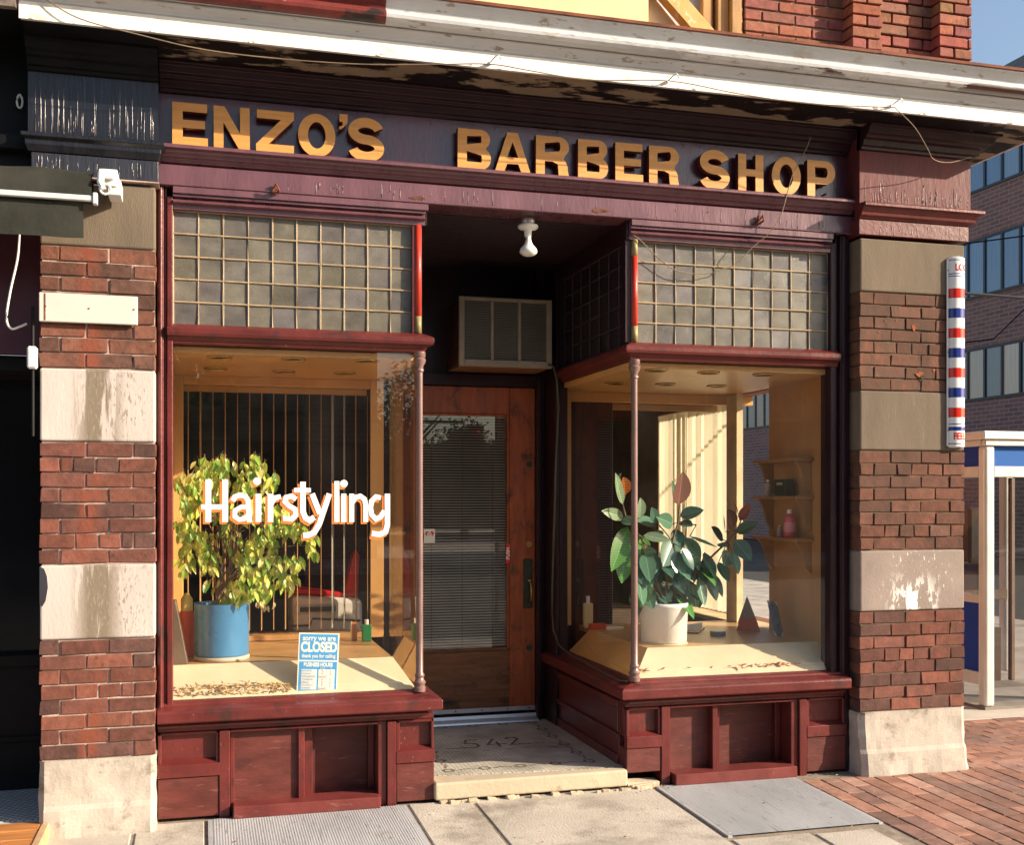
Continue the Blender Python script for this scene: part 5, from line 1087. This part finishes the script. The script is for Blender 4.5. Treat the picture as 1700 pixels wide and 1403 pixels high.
for k in range(130):
    q = random.random()
    if q < .4: x, yy = random.uniform(2.1,2.45), random.uniform(-.12,-.03)
    elif q < .6: x, yy = random.uniform(3.05,3.5), random.uniform(-.16,-.03)
    else: x, yy = random.uniform(-.1,3.4), random.uniform(-.9,-.08)
    s = random.uniform(.003,.010); a = random.uniform(0,6.28); z = gz(yy)+.009
    p = Vector((x,yy,z)); d = Vector((math.cos(a), math.sin(a), .2))*s; e = Vector((-math.sin(a), math.cos(a), .2))*s*.6
    dv.add([p-d, p+e, p+d, p-e], [(0,1,2),(0,2,3)], ramp(random.choice([(.30,.12,.05),(.40,.28,.16),(.55,.50,.42),(.12,.08,.05)]), random.uniform(.6,1.2)))
o = dv.build('pavement_litter', o.active_material, None, fix=False, kind='stuff'); setp(o, 'crumbs and dry leaf bits scattered on the sidewalk', 'litter')
# ================================================================== fixtures on the front
LB = thing('porch_lamp', 'bare white reflector bulb in a ceiling holder over the entrance', 'lamp', (1.636, .085, 2.985))
MB().lathe([(.034,2.9845),(.036,2.950),(.030,2.948)], 1.636, .085, 24).build('ceiling_box', ALU, LB, smooth=True)
MB().lathe([(.030,2.950),(.052,2.944),(.054,2.934),(.046,2.924),(.020,2.918),(.018,2.885),(.015,2.882)], 1.636, .085, 24).build('holder', WPL, LB, smooth=True)
MB().lathe([(.013,2.882),(.014,2.868),(.017,2.858),(.024,2.842),(.042,2.822),(.047,2.808),(.044,2.798),(.028,2.786),(.001,2.780)], 1.638, .084, 28).build('bulb', flat('frosted_bulb', (.72,.70,.64), .2), LB, smooth=True)

AC = thing('air_conditioner', 'old window air conditioner with rusty beige grille above the door', 'air conditioner', (1.785, 1.06, 2.32))
ax0, ax1, ay, az0, az1 = 1.492, 2.078, 1.06, 2.322, 2.742
MB().box(ax0+.006, ax1-.006, ay+.02, 1.75, az0+.006, az1-.006).build('case', ACS, AC, bevel=.006)
m = MB().box(ax0, ax0+.034, ay, ay+.03, az0, az1).box(ax1-.034, ax1, ay, ay+.03, az0, az1).box(ax0+.0345, ax1-.0345, ay+.001, ay+.03, az1-.022, az1).box(ax0+.0345, ax1-.0345, ay+.001, ay+.03, az0, az0+.042)
for t in (1/3, 2/3):
    x = ax0+.034+(ax1-ax0-.068)*t; m.box(x-.010, x+.010, ay+.001, ay+.03, az0+.0425, az1-.0225)
m.build('grille_frame', ACF, AC, bevel=.003)
m = MB()
for k in range(33):
    z = az0+.048+k*.01065; m.box(ax0+.034, ax1-.034, ay+.012, ay+.026, z, z+.0035)
m.build('louvres', ACG, AC, fix=False)
MB().box(ax0+.03, ax1-.03, ay+.03, ay+.034, az0+.03, az1-.02).build('grille_backing', BLK2, AC)
m = MB()
for k in range(22): m.box(ax0+.002, ax0+.0055, ay+.05, ay+.16, az0+.04+k*.016, az0+.048+k*.016)
m.build('side_louvres', ACS, AC)
MB().box(ax0+.01, ax1-.01, ay+.03, 1.40, az0+.001, az0+.0055).build('base_pan', mat('rusty_pan', (.22,.10,.05), .7, .2, .4, 8), AC)
MB().tube([(2.055,1.055,2.345),(2.075,1.02,2.33),(2.095,1.02,2.25),(2.112,1.04,2.08),(2.110,1.08,1.8),(2.108,1.12,1.3),(2.10,1.13,.95),(2.095,1.12,.80)], .0062, 8).build('drain_hose', CORDG, AC, smooth=True)
hs = MB().tube([(2.095,1.12,.81),(2.098,1.10,.70),(2.105,1.0,.62),(2.118,.80,.585),(2.120,.60,.580),(2.122,.42,.572),(2.124,.20,.560),(2.128,.06,.556),(2.15,-.01,.560)], .0055, 8)
top('drain_hose', hs, CORDD, 'thin hose lying along the sill of the entrance window', 'hose', loc=(2.1,.6,.58), smooth=True)

# barber pole
BP = thing('barber_pole', 'red white and blue striped barber pole mounted on the corner pier', 'barber pole', (4.09, -.108, 1.8))
pcx, pcy, pr_, pd_ = 4.090, -.108, .050, .040; pz0, pz1 = 1.812, 2.872
WENA = mat('white_pole_enamel', (.80,.79,.76), .15, .6, .03, layers=(((.25,.15,.10),40,.735,.02,(1,1,.4)),))
def halfring(x=0., n=28): return [(pcx-(pr_+x)*math.cos(math.pi*k/n), pcy-(pd_+x)*math.sin(math.pi*k/n)) for k in range(n+1)]
h_ = halfring(); n = len(h_)
vs = [(x, y, z) for z in (pz0, pz1) for x, y in h_]+[(pcx-pr_*.86*math.cos(math.pi*k/(n-1)), pcy-pd_*.8*math.sin(math.pi*k/(n-1)), z) for z in (pz0-.006, pz1+.006) for k in range(n)]
fs = [(k, k+1, n+k+1, n+k) for k in range(n-1)]+[(k, 2*n+k, 2*n+k+1, k+1) for k in range(n-1)]+[(n+k, n+k+1, 3*n+k+1, 3*n+k) for k in range(n-1)]+[tuple(range(2*n, 3*n))[::-1], tuple(range(3*n, 4*n))]
MB().add(vs, fs).build('half_round_tube', WENA, BP, smooth=True).modifiers.new('e','EDGE_SPLIT')
def pstripe(z0, z1, mm, name, lift=.0006):
    r_ = halfring(lift); m_ = len(r_); MB().add([(x, y, z) for z in (z0, z1) for x, y in r_], [(k, k+1, m_+k+1, m_+k) for k in range(m_-1)]).build(name, mm, BP, smooth=True, fix=False)
PRED = flat('pole_red', (.62,.025,.015), .15); PBLU = flat('pole_blue', (.02,.035,.22), .15)
for k in range(7):
    zc = 2.672-k*.1115; pstripe(zc-.027, zc+.027, PRED if k % 2 == 0 else PBLU, 'red_stripe' if k % 2 == 0 else 'blue_stripe')
for z, h in ((2.858,.004),(2.768,.005),(2.781,.005),(1.828,.005),(1.912,.022),(1.938,.005)): pstripe(z-h/2, z+h/2, PBLU, 'thin_line', .0004)
def wrap_text(body, z, size, u0):
    cu = bpy.data.curves.new('t', 'FONT'); cu.body = body; cu.size = size; cu.offset = .0016; cu.align_y = 'CENTER'
    tmp = bpy.data.objects.new('tmp', cu); scene.collection.objects.link(tmp)
    me = bpy.data.meshes.new_from_object(tmp.evaluated_get(bpy.context.evaluated_depsgraph_get())); bpy.data.objects.remove(tmp)
    bm = bmesh.new(); bm.from_mesh(me); bmesh.ops.subdivide_edges(bm, edges=[e for e in bm.edges if e.calc_length() > .012], cuts=3, use_grid_fill=True); bm.to_mesh(me); bm.free()
    a = ANCH[BP.name]
    for v in me.vertices:
        q = u0+v.co.x*.78/.047
        v.co = Vector((pcx-(pr_+.0011)*math.cos(q), pcy-(pd_+.0011)*math.sin(q), z+v.co.y))-a
    me.materials.clear(); me.materials.append(PRED); o = link(bpy.data.objects.new('lettering', me)); o.parent = BP; ANCH[o.name] = a
wrap_text('LOOK', 2.815, .052, .95); wrap_text('FEEL', 1.868, .052, .75)
MB().box(pcx-.060, pcx-.049, YF-.012, YF-.006, 1.815, 2.868).box(pcx+.049, pcx+.058, YF-.012, YF-.006, 1.815, 2.868).build('mounting_flange', WENA, BP, bevel=.002)
m = MB()
for z in (1.90,2.34,2.80): m.box(pcx-.057, pcx-.052, YF-.0145, YF-.0122, z, z+.006)
m.build('screw', RUST, BP)

# plaque on the left pier
PL = thing('metal_plaque', 'blank white metal plaque with rust fixed to the left pier', 'plaque', (-.49, -.12, 2.31))
MB().box(-.700, -.282, -.128, -.107, 2.312, 2.442).build('plate', mat('chipped_white_plate', (.58,.54,.49), .5, .4, .08, 4, .1, 30, layers=(((.22,.10,.05),18,.70,.04,(1,1,1)),)), PL, bevel=.003)
MB().box(-.678, -.672, -.1295, -.1283, 2.318, 2.438).build('rust_streak', RUST, PL)
m = MB()
for x, z in ((-.49,2.378),(-.298,2.382),(-.672,2.38)): m.box(x-.003, x+.003, -.1305, -.1285, z-.003, z+.003)
m.build('screw', RUST, PL)

# string of wire and hooks along the cornice
def hook(x, z, y, label, lean=1):
    t = thing('wire_hook', label, 'hook', (x, y, z), 'hooks along the cornice')
    MB().tube([(x, y+.004, z),(x+.01, y-.04, z+.012*lean),(x+.03, y-.055, z+.03*lean),(x+.045,y-.045,z+.012)], .0035, 6).lathe([(.010,z-.005),(.011,z+.005)], x, y-.004, 10).build('hook', ALU, t, smooth=True)
    return t
hook(1.30, 3.563, -.408, 'bent wire hook near the middle of the cornice'); hook(2.20, 3.568, -.408, 'wire hook on the white fascia above the word SHOP'); hook(3.46, 3.568, -.408, 'wire hook near the right end of the white fascia')
wr = MB(); pts = []
for (x, z, y) in ((-.65,3.64,-.42),(-.50,3.56,-.43),(-.25,3.525,-.41),(.0,3.50,-.39),(.30,3.505,-.36),(.7,3.515,-.37),(1.05,3.54,-.40),(1.30,3.555,-.43),(1.5,3.545,-.43),(1.8,3.535,-.42),(2.20,3.560,-.45),(2.6,3.545,-.42),(3.0,3.535,-.42),(3.46,3.55,-.45)): pts.append((x, y, z))
def spline(P, k=6):
    P = [Vector(q) for q in P]; o = []
    for i in range(len(P)-1):
        a, b, c, d = P[max(i-1,0)], P[i], P[i+1], P[min(i+2,len(P)-1)]
        for s in range(k):
            t = s/k; o.append(.5*((2*b)+(c-a)*t+(2*a-5*b+4*c-d)*t*t+(-a+3*b-3*c+d)*t**3))
    return o+[P[-1]]
pts = spline(pts)
wr.tube(pts, .0026, 6)
top('cornice_wire', wr, CORD, 'twisted old wire strung along the bottom of the cornice', 'wire', loc=(1.3,-.43,3.55))
w2 = MB().tube(spline([(3.46,-.45,3.55),(3.60,-.42,3.47),(3.72,-.36,3.39),(3.82,-.28,3.36),(3.95,-.24,3.365),(4.12,-.20,3.42)]), .0024, 6)
top('slack_wire', w2, CORD, 'slack wire hanging from the cornice hook to the corner capital', 'wire', loc=(3.5,-.4,3.45))
w3 = MB().tube(spline([(3.16,-.13,3.47),(3.13,-.13,3.40),(3.07,-.11,3.28),(3.04,-.10,3.18),(3.0,-.10,3.05),(2.94,-.08,2.95),(2.86,-.06,2.88),(2.76,-.03,2.78),(2.68,-.02,2.75),(2.60,-.01,2.725),(2.44,-.01,2.73),(2.32,-.01,2.80),(2.22,-.02,2.88),(2.17,-.02,2.91)]), .0026, 6)
top('fallen_cord', w3, CORD, 'loose cord hanging over the P of SHOP and across the right transom', 'cord', loc=(2.9,-.08,2.9))
def clip(x, z, y, label):
    t = thing('rusty_clip', label, 'clip', (x, y, z), 'rusty clips on the lintel band')
    MB().tube([(x-.012,y+.01,z-.012),(x-.016,y-.03,z-.010),(x,y-.045,z+.018),(x+.014,y-.03,z-.005),(x+.010,y+.01,z-.012),(x,y-.02,z-.02)], .0058, 7).box(x-.006,x+.006,y-.012,y+.003,z+.002,z+.028).build('clip', RUST, t)
clip(.34, 2.995, -.046, 'rusty clip on the band above the left transom'); clip(2.895, 3.02, -.046, 'dark clip on the band above the right transom')

# ================================================================== neighbouring shop at left
NB = thing('neighbouring_shop', 'dark black painted shopfront at the left edge', 'building', (-2.2, .5, 0))
MB().box(-5, -.735, -.02, .30, 2.78, 3.60).box(-5, -.735, -.075, -.02, 3.09, 3.15).box(-5,-.735,-.055,-.02,3.15,3.17).build('sign_board', BLK2, NB, bevel=.003)
MB().box(-5, -.705, .10, .16, 2.19, 2.775).build('purple_board', mat('plum_board', (.085,.022,.035), .45, .5, .2, 3, .2, 40), NB)
MB().box(-5, -.705, .62, .66, .72, 2.188).build('shop_window', mat('black_window', (.006,.006,.008), .06, .6, 0, 5, 0), NB)
MB().box(-5, -.705, .56, .66, .0, .70).box(-5, -.705, .53, .62, .68, .74).box(-5,-.705,.545,.56,.30,.33).build('stall_riser', BLK2, NB, bevel=.004)
MB().box(-5, -.715, .16, .66, 2.12, 2.189).build('soffit', BLK2, NB)
MB().box(-.93, -.80, .5585, .5595, .52, .57).build('vent_plate', mat('dusty_plate', (.16,.14,.12), .7), NB) if False else None
tn = MB().box(-5, -.705, -.02, .56, .02, .060)
def tile2():
    m = bpy.data.materials.new('black_white_tile'); m.use_nodes = True; t = m.node_tree; L = t.links.new; b = t.nodes["Principled BSDF"]
    tc = nn(t, "ShaderNodeTexCoord"); mp = nn(t, "ShaderNodeMapping"); mp.inputs['Rotation'].default_value = (0,0,R(45)); mp.inputs['Scale'].default_value = (18,18,18)
    L(tc.outputs['Object'], mp.inputs[0]); ck = nn(t, "ShaderNodeTexChecker", Scale=1.0); L(mp.outputs[0], ck.inputs[0])
    br_ = nn(t, "ShaderNodeTexBrick"); br_.inputs['Scale'].default_value = 1; br_.inputs['Brick Width'].default_value = .6; br_.inputs['Row Height'].default_value = .5
    br_.inputs['Mortar Size'].default_value = .05; br_.inputs['Color1'].default_value = (.62,.62,.60,1); br_.inputs['Color2'].default_value = (.5,.5,.5,1); br_.inputs['Mortar'].default_value = (.1,.1,.1,1)
    L(mp.outputs[0], br_.inputs['Vector']); 
    vo = nn(t, "ShaderNodeTexVoronoi"); vo.inputs['Scale'].default_value = .62; vo.inputs['Randomness'].default_value = 0; L(mp.outputs[0], vo.inputs['Vector'])
    lt = nn(t, "ShaderNodeMath", operation='LESS_THAN'); lt.inputs[1].default_value = .33; L(vo.outputs['Distance'], lt.inputs[0])
    mx = nn(t, "ShaderNodeMix", data_type='RGBA'); L(lt.outputs[0], mx.inputs[0]); L(br_.outputs[0], mx.inputs[6]); mx.inputs[7].default_value = (.012,.012,.014,1)
    L(mx.outputs[2], b.inputs['Base Color']); b.inputs['Roughness'].default_value = .4; return m
tn.build('tiled_entrance', tile2(), NB, label='black and white tiled entrance floor')
MB().box(-5, -.705, -.06, -.0205, .0, .058).build('entrance_kerb', mat('pale_kerb', (.45,.43,.40), .8), NB, bevel=.005)
MB().box(-5, -.75, -.385, -.02, 3.59, 3.60).build('soffit', BLK2, NB)
MB().box(-5, -.752, -.42, -.385, 3.585, 3.70).build('cornice', mat('grey_carved_cornice', (.16,.13,.11), .9, .2, .4, 20, .9, 40), NB)
# awning
AW = thing('rolled_awning', 'rolled dark green canvas awning with white bar on the neighbouring shop', 'awning', (-1.5, -.25, 2.85))
cv = MB(); n = 40; xs = [-3.2+(2.74)*i/n for i in range(n+1)]; pr2 = [(-.16,2.985),(-.24,2.965),(-.30,2.92),(-.325,2.86),(-.32,2.80)]
vs = []
for i, x in enumerate(xs):
    for k, (yy, zz) in enumerate(pr2): vs.append((x, yy+.006*math.sin(x*23+k*1.3), zz+.004*math.sin(x*17+k)))
cv.add(vs, [(i*5+k, (i+1)*5+k, (i+1)*5+k+1, i*5+k+1) for i in range(n) for k in range(4)])
cv.build('canvas_roll', CANV, AW, smooth=True, fix=False)
vl = MB(); vs = []
for i, x in enumerate(xs):
    xx = x-.035
    for k in range(7): vs.append((xx, -.325+.010*math.sin(xx*37+k*.3)*(k/6), 2.80-.150*k/6+.003*math.sin(xx*60)*(k/6)))
vl.add(vs, [(i*7+k, (i+1)*7+k, (i+1)*7+k+1, i*7+k+1) for i in range(n) for k in range(6)]); vl.build('valance', CANV, AW, smooth=True, fix=False)
MB().box(-3.2, -.455, -.352, -.328, 2.808, 2.832).box(-.4545, -.435, -.358, -.322, 2.795, 2.845).build('front_bar', mat('grey_white_bar', (.55,.56,.58), .35, .5, .05), AW, bevel=.003)
MB().lathe([(.02,0)], 0, 0, 3) if False else None
g = MB(); 
g.box(-.435, -.375, -.30, -.13, 2.925, 2.965).box(-.43, -.36, -.27, -.14, 2.90, 2.975).box(-.40, -.345, -.26, -.13, 2.865, 2.93)
g.tube([(-.425,-.30,2.945),(-.425,-.33,2.90),(-.415,-.33,2.865)], .016, 10)
g.build('gear_box', WPL, AW, bevel=.008, seg=2)
g = MB(); ringp = [(-.405+.022*math.cos(q*math.pi/6), -.335, 2.868+.022*math.sin(q*math.pi/6)) for q in range(13)]; g.tube(ringp, .0055, 6); g.build('crank_eye', WPL, AW)
MB().box(-3.2, -.47, -.16, -.128, 2.90, 2.95).build('mounting_rail', BLK2, AW)
cdn = MB().tube(spline([(-.79,-.05,2.72),(-.80,-.05,2.6),(-.83,-.05,2.45),(-.845,-.05,2.33),(-.825,-.05,2.285),(-.79,-.05,2.295),(-.76,-.05,2.31)]), .0055, 8)
top('hanging_cable', cdn, WPL, 'looped pale cable hanging below the dark awning', 'cable', loc=(-.8,-.05,2.5), smooth=True)
jb = thing('junction_box', 'small beige junction box on the left edge of the brick pier', 'junction box', (-.725, -.09, 2.10))
MB().box(-.750, -.708, -.13, -.08, 2.10, 2.20).build('box', WPL, jb, bevel=.008)
MB().tube([(-.728,-.10,2.10),(-.728,-.10,1.80)], .007, 6).tube([(-.728,-.10,2.20),(-.728,-.10,2.38)], .007, 6).build('conduit', BLK2, jb)
hk = thing('wire_hook', 'white ring hook on the black board of the neighbouring shop', 'hook', (-.79, -.05, 3.31))
MB().tube([(-.79+.012*math.cos(q*math.pi/5), -.05, 3.31+.03*math.sin(q*math.pi/5)) for q in range(11)], .005, 6).box(-.795,-.785,-.05,-.018,3.335,3.345).build('ring', WPL, hk)
# plank step
PS = thing('plank_step', 'worn orange plank ramp in front of the tiled entrance at lower left', 'ramp', (-1.4, -.35, 0))
for k in range(4):
    y0 = -.075-(k+1)*.135; m = MB().box(-3.5, -.690, y0+.004, y0+.131, .040, .066, j=.002); m.build('plank', PLANK, PS, bevel=.004)
MB().box(-.689, -.655, -.63, -.075, -.02, .070).build('edge_board', mat('pale_edge_board', (.48,.30,.17), .7, .3, .2, 8), PS, bevel=.004)

# ================================================================== phone booth round the corner
PB = thing('phone_booth', 'silver framed phone booth with blue panels beyond the corner', 'phone booth', (5.8, 1.8, 0))
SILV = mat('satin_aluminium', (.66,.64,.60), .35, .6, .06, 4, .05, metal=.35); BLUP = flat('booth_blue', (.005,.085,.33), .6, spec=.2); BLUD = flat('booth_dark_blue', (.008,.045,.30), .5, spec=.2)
bx0, bx1, by0, by1 = 5.412, 6.33, 1.30, 2.21
for (x, y) in ((bx0,by0),(bx1,by0),(bx0,by1),(bx1,by1)):
    MB().box(x, x+.085, y, y+.085, .02 if x == bx0 and y == by0 else .10, 1.90).build('post', SILV, PB, bevel=.022, seg=4)
MB().box(bx0-.04, bx1+.13, by0-.04, by1+.13, 1.945, 2.005).box(bx0-.01, bx1+.09, by0-.015, by0+.03, 1.90, 1.944).box(bx0-.015, bx0+.03, by0+.031, by1+.09, 1.90, 1.944).build('roof', SILV, PB, bevel=.006)
MB().box(bx0+.09, bx1-.005, by0+.030, by0+.045, 1.755, 1.8995).build('blue_header', BLUP, PB)
MB().box(bx0+.030, bx0+.045, by0+.09, by1-.005, 1.755, 1.8995).build('blue_header', BLUD, PB)
MB().box(bx0+.0855, bx1-.0005, by0+.01, by0+.07, 1.675, 1.754).build('rail', SILV, PB, bevel=.004)
MB().box(bx0+.01, bx0+.07, by0+.0855, by1-.0005, 1.675, 1.754).build('rail', SILV, PB, bevel=.004)
MB().box(bx0+.01, bx0+.07, by0+.0855, by1-.0005, .76, .82).build('rail', SILV, PB, bevel=.004)
MB().box(bx0+.01, bx0+.07, by0+.0855, by1-.0005, .17, .26).build('rail', SILV, PB, bevel=.004)
MB().box(bx0+.030, bx0+.045, by0+.09, by1-.005, .261, .759).build('blue_panel', BLUD, PB)
BG = glassmat('booth_glass', .015, .08, (.6,.6,.6))
MB().quad((bx0+.038,by0+.09,.82),(bx0+.038,by1,.82),(bx0+.038,by1,1.675),(bx0+.038,by0+.09,1.675)).build('glass', BG, PB, fix=False)
MB().quad((bx0+.09,by0+.038,.15),(bx1,by0+.038,.15),(bx1,by0+.038,1.675),(bx0+.09,by0+.038,1.675)).build('glass', BG, PB, fix=False)
DBR = mat('brown_booth_frame', (.10,.055,.035), .5)
MB().box(bx0+.24, bx0+.27, by0+.02, by0+.06, .2, 1.67).box(bx0+.09, bx1, by1-.03, by1+.0, .70, .78).box(bx0+.35, bx0+.38, by1-.03, by1, .15, 1.67).box(bx0+.30,bx0+.38,by0+.3,by0+.34,.15,.55).build('inner_frame', DBR, PB, bevel=.003)
MB().box(bx0+.42, bx0+.62, by1-.20, by1-.05, 1.0, 1.45).build('telephone', mat('black_telephone', (.03,.03,.03), .3), PB, bevel=.02)
MB().box(bx0, bx1+.08, by0, by1+.08, .0, .02).build('floor', mat('booth_floor', (.2,.17,.14), .8), PB)

# ================================================================== building across the side street
FBM = mat('distant_brown_brick', (.24,.135,.115), .85, .2, .1, 3, 0)
t_ = FBM.node_tree
def brickify(m, c1, c2, mo, bw, rh, ms, rot=None):
    t = m.node_tree; L = t.links.new; b = t.nodes["Principled BSDF"]; tc = nn(t, "ShaderNodeTexCoord"); sp = nn(t, "ShaderNodeSeparateXYZ"); cb_ = nn(t, "ShaderNodeCombineXYZ")
    L(tc.outputs['Object'], sp.inputs[0]); L(sp.outputs['Y' if rot else 'X'], cb_.inputs[0]); L(sp.outputs['Z'], cb_.inputs[1])
    br_ = nn(t, "ShaderNodeTexBrick"); br_.inputs['Scale'].default_value = 1; br_.inputs['Brick Width'].default_value = bw; br_.inputs['Row Height'].default_value = rh; br_.inputs['Mortar Size'].default_value = ms
    br_.inputs['Color1'].default_value = c4(c1); br_.inputs['Color2'].default_value = c4(c2); br_.inputs['Mortar'].default_value = c4(mo); L(cb_.outputs[0], br_.inputs['Vector']); L(br_.outputs[0], b.inputs['Base Color'])
brickify(FBM, (.27,.135,.11), (.19,.10,.095), (.30,.24,.22), .42, .135, .014, True)
FB = thing('brick_office_building', 'tall brown brick building with ribbon windows across the side street', 'building', (24.3, 34, 0))
FX = 24.0
MB().box(FX, FX+12, 12, 62, -.3, 14.7).build('wall', FBM, FB)
MB().box(FX-.06, FX+.3, 11.9, 62, 14.45, 14.95).build('parapet', mat('grey_parapet', (.12,.12,.13), .6), FB)
WFR = flat('dark_window_frame', (.02,.022,.028), .5); WPN = flat('reflecting_pane', (.02,.03,.04), .03, spec=1.0)
SKYPN = mat('sky_tinted_pane', (.10,.16,.24), .06, 1.0, .25, 3, 0, stretch=(1,9,.2))  # blue of the reflected sky is put into the pane colour
for z0, z1, mm in ((4.75,6.28,mat('brick_tinted_pane', (.22,.15,.15), .08, .9, .4, 2.2, 0, stretch=(1,5,.3))),(8.05,9.78,SKYPN),(11.45,13.1,SKYPN)):  # pinkish low panes stand for reflected brick
    f = MB(); f.box(FX-.05, FX-.001, 12.5, 60, z0-.08, z0).box(FX-.05, FX-.001, 12.5, 60, z1, z1+.08)
    y = 12.5
    while y < 60: f.box(FX-.06, FX-.001, y, y+.09, z0+.0005, z1-.0005); y += .80
    fo = f.build('window_band', WFR, FB)
    pm_ = MB(); y = 12.5; low = z0 < 5
    while y < 60:
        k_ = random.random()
        c_ = ((.20,.13,.13) if k_ < .5 else ((.08,.09,.12) if k_ < .75 else (.38,.27,.20))) if low else ((.07,.15,.27) if k_ < .55 else ((.04,.09,.17) if k_ < .85 else (.15,.25,.36)))  # sky and brick reflections painted into each pane as blues and pinks
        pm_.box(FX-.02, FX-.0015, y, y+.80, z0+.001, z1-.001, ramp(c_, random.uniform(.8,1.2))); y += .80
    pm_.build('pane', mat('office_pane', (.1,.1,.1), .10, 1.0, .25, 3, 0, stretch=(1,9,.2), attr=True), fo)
fd = MB().box(FX-.5, FX-.02, 12, 62, 0, .6)
# overhead wires in the side street
for k, (ya, za, yb_, zb, lab) in enumerate(((14,8.3,3,8.6,'upper overhead wire crossing the side street'),(16,6.1,6,6.9,'lower overhead wire crossing the side street'))):
    t = thing('overhead_wire', lab, 'wire', (18, ya, za), 'overhead wires')
    MB().tube([(14, ya+4, za-1.2),(19, ya+2, za-.6),(24, ya+6, za+1.6)], .018, 5).build('wire', BLK2, t)
w5 = MB().tube([(4.15,.2,2.75),(6,.9,2.88),(9,2.1,3.15)], .010, 5)
top('service_wire', w5, BLK2, 'black wire leading off the corner of the shop beside the barber pole', 'wire', loc=(4.15,.2,2.75))

# ================================================================== the far side of the main street (seen in the glass)
def opposite(name, label, x0, x1, h, col, seed, dy=0):
    t = thing(name, label, 'building', ((x0+x1)/2, -24.5+dy, 0), 'buildings across the main street')
    m = bpy.data.materials.new(name+'_wall'); m.use_nodes = True; brickify(m, col, ramp(col, .7), ramp(col, 1.3), .4, .14, .014)
    MB().box(x0, x1, -34+dy, -24+dy, -.1, h).build('wall', m, t)
    MB().box(x0-.1, x1+.1, -24.0+dy, -23.7+dy, h-.5, h+.05).build('roof_cornice', mat('opposite_trim', (.3,.27,.22), .8), t)
    w = MB(); gl = MB(); x = x0+.8
    while x+1.0 < x1:
        for z in (3.9, 6.9, 9.9):
            if z+1.7 < h: w.box(x-.08, x+.98, -24.0+dy, -23.93+dy, z-.1, z+1.7); gl.box(x, x+.9, -23.935+dy, -23.915+dy, z, z+1.6)
        x += 2.1
    if w.v: wo = w.build('window_frames', MATS['opposite_trim'], t); gl.build('panes', WPN, wo)
    MB().box(x0+.3, x1-.3, -24.0+dy, -23.8+dy, .5, 3.0).build('shopfront', mat('opposite_shopfront', (.03,.03,.03), .2), t)
opposite('brick_row_building', 'dark brick row building reflected in the left shop window', -16, -3.5, 9.4, (.16,.07,.05), 1)
opposite('brick_row_building', 'pale brick row building at the edge of the reflected gap', -3.3, 4.5, 6.6, (.24,.17,.13), 2)
opposite('brick_row_building', 'red brick row building reflected in the right shop window', 11.2, 19, 8.2, (.22,.08,.05), 3)
opposite('brick_row_building', 'low brick building at the right of the reflected row', 19.3, 29, 6.5, (.2,.12,.09), 4)
def tree(x, y, h, label, seed):
    t = thing('street_tree', label, 'tree', (x, y, 0), 'trees across the main street'); rnd = random.Random(seed)
    m = MB().tube([(x,y,-.1),(x+.1,y,h*.25),(x,y+.1,h*.5),(x+.2,y,h*.8)], [.2,.16,.12,.04], 8)
    for k in range(7):
        a = rnd.uniform(0,6.28); z = h*rnd.uniform(.35,.6); m.tube([(x,y,z),(x+math.cos(a)*h*.15,y+math.sin(a)*h*.15,z+h*.14),(x+math.cos(a)*h*.26,y+math.sin(a)*h*.26,z+h*.26)], [.07,.05,.02], 5)
    m.build('trunk', mat('bark', (.09,.065,.05), .9), t)
    c = MB(); cl = [(rnd.gauss(0,.5), rnd.gauss(0,.5), rnd.uniform(-.7,.9)) for _ in range(34)]
    for cx, cy, cz in cl:
        for _ in range(90):
            p = Vector((x+cx*h*.22+rnd.gauss(0,.32), y+cy*h*.22+rnd.gauss(0,.32), h*.62+cz*h*.30+rnd.gauss(0,.28))); s = rnd.uniform(.07,.13)
            d = Vector((rnd.uniform(-1,1),rnd.uniform(-1,1),rnd.uniform(-1,.4))).normalized()*s; e = d.cross(Vector((rnd.uniform(-1,1),rnd.uniform(-1,1),1))).normalized()*s*.5
            c.add([p-d,p+e,p+d,p-e], [(0,1,2,3)], ramp((.06,.11,.03), rnd.uniform(.7,1.3)))
    c.build('crown', FIC, t, fix=False)
tree(-1.2, -20.9, 8.2, 'leafy street tree reflected above the word Hairstyling', 5); tree(-8, -21, 7.5, 'leafy street tree at the left of the reflections', 6); tree(6.3, -29, 6.0, 'small street tree reflected at the top of the left window', 9); tree(9.6, -33, 4.6, 'round street tree in the reflected gap beyond the crossing', 12)
opposite('low_block_building', 'low dark block beyond the crossing in the reflections', 2, 26, 4.3, (.09,.05,.04), 5, -24)
TL = thing('traffic_light', 'red traffic light on a curved arm reflected in the door glass', 'traffic light', (10.3, -34, 0))
MB().tube([(6.0,-34.3,-.1),(6.0,-34.3,3.7),(6.5,-34.2,4.2),(8.2,-34.1,4.5),(9.9,-34.1,4.5)], .06, 8).build('pole', mat('green_grey_pole', (.12,.16,.17), .5), TL)
MB().box(10.0, 10.6, -34.2, -33.8, 3.0, 4.4).build('housing', mat('ochre_housing', (.30,.13,.03), .5), TL, bevel=.03)
e = MB(); e.add([(10.3+.13*math.cos(k*.3927), -33.79, 4.06+.13*math.sin(k*.3927)) for k in range(16)], [tuple(range(16))]); e.build('red_lens', flat('lit_red_lens', (1,.03,.02), .4, emit=6), TL, fix=False)
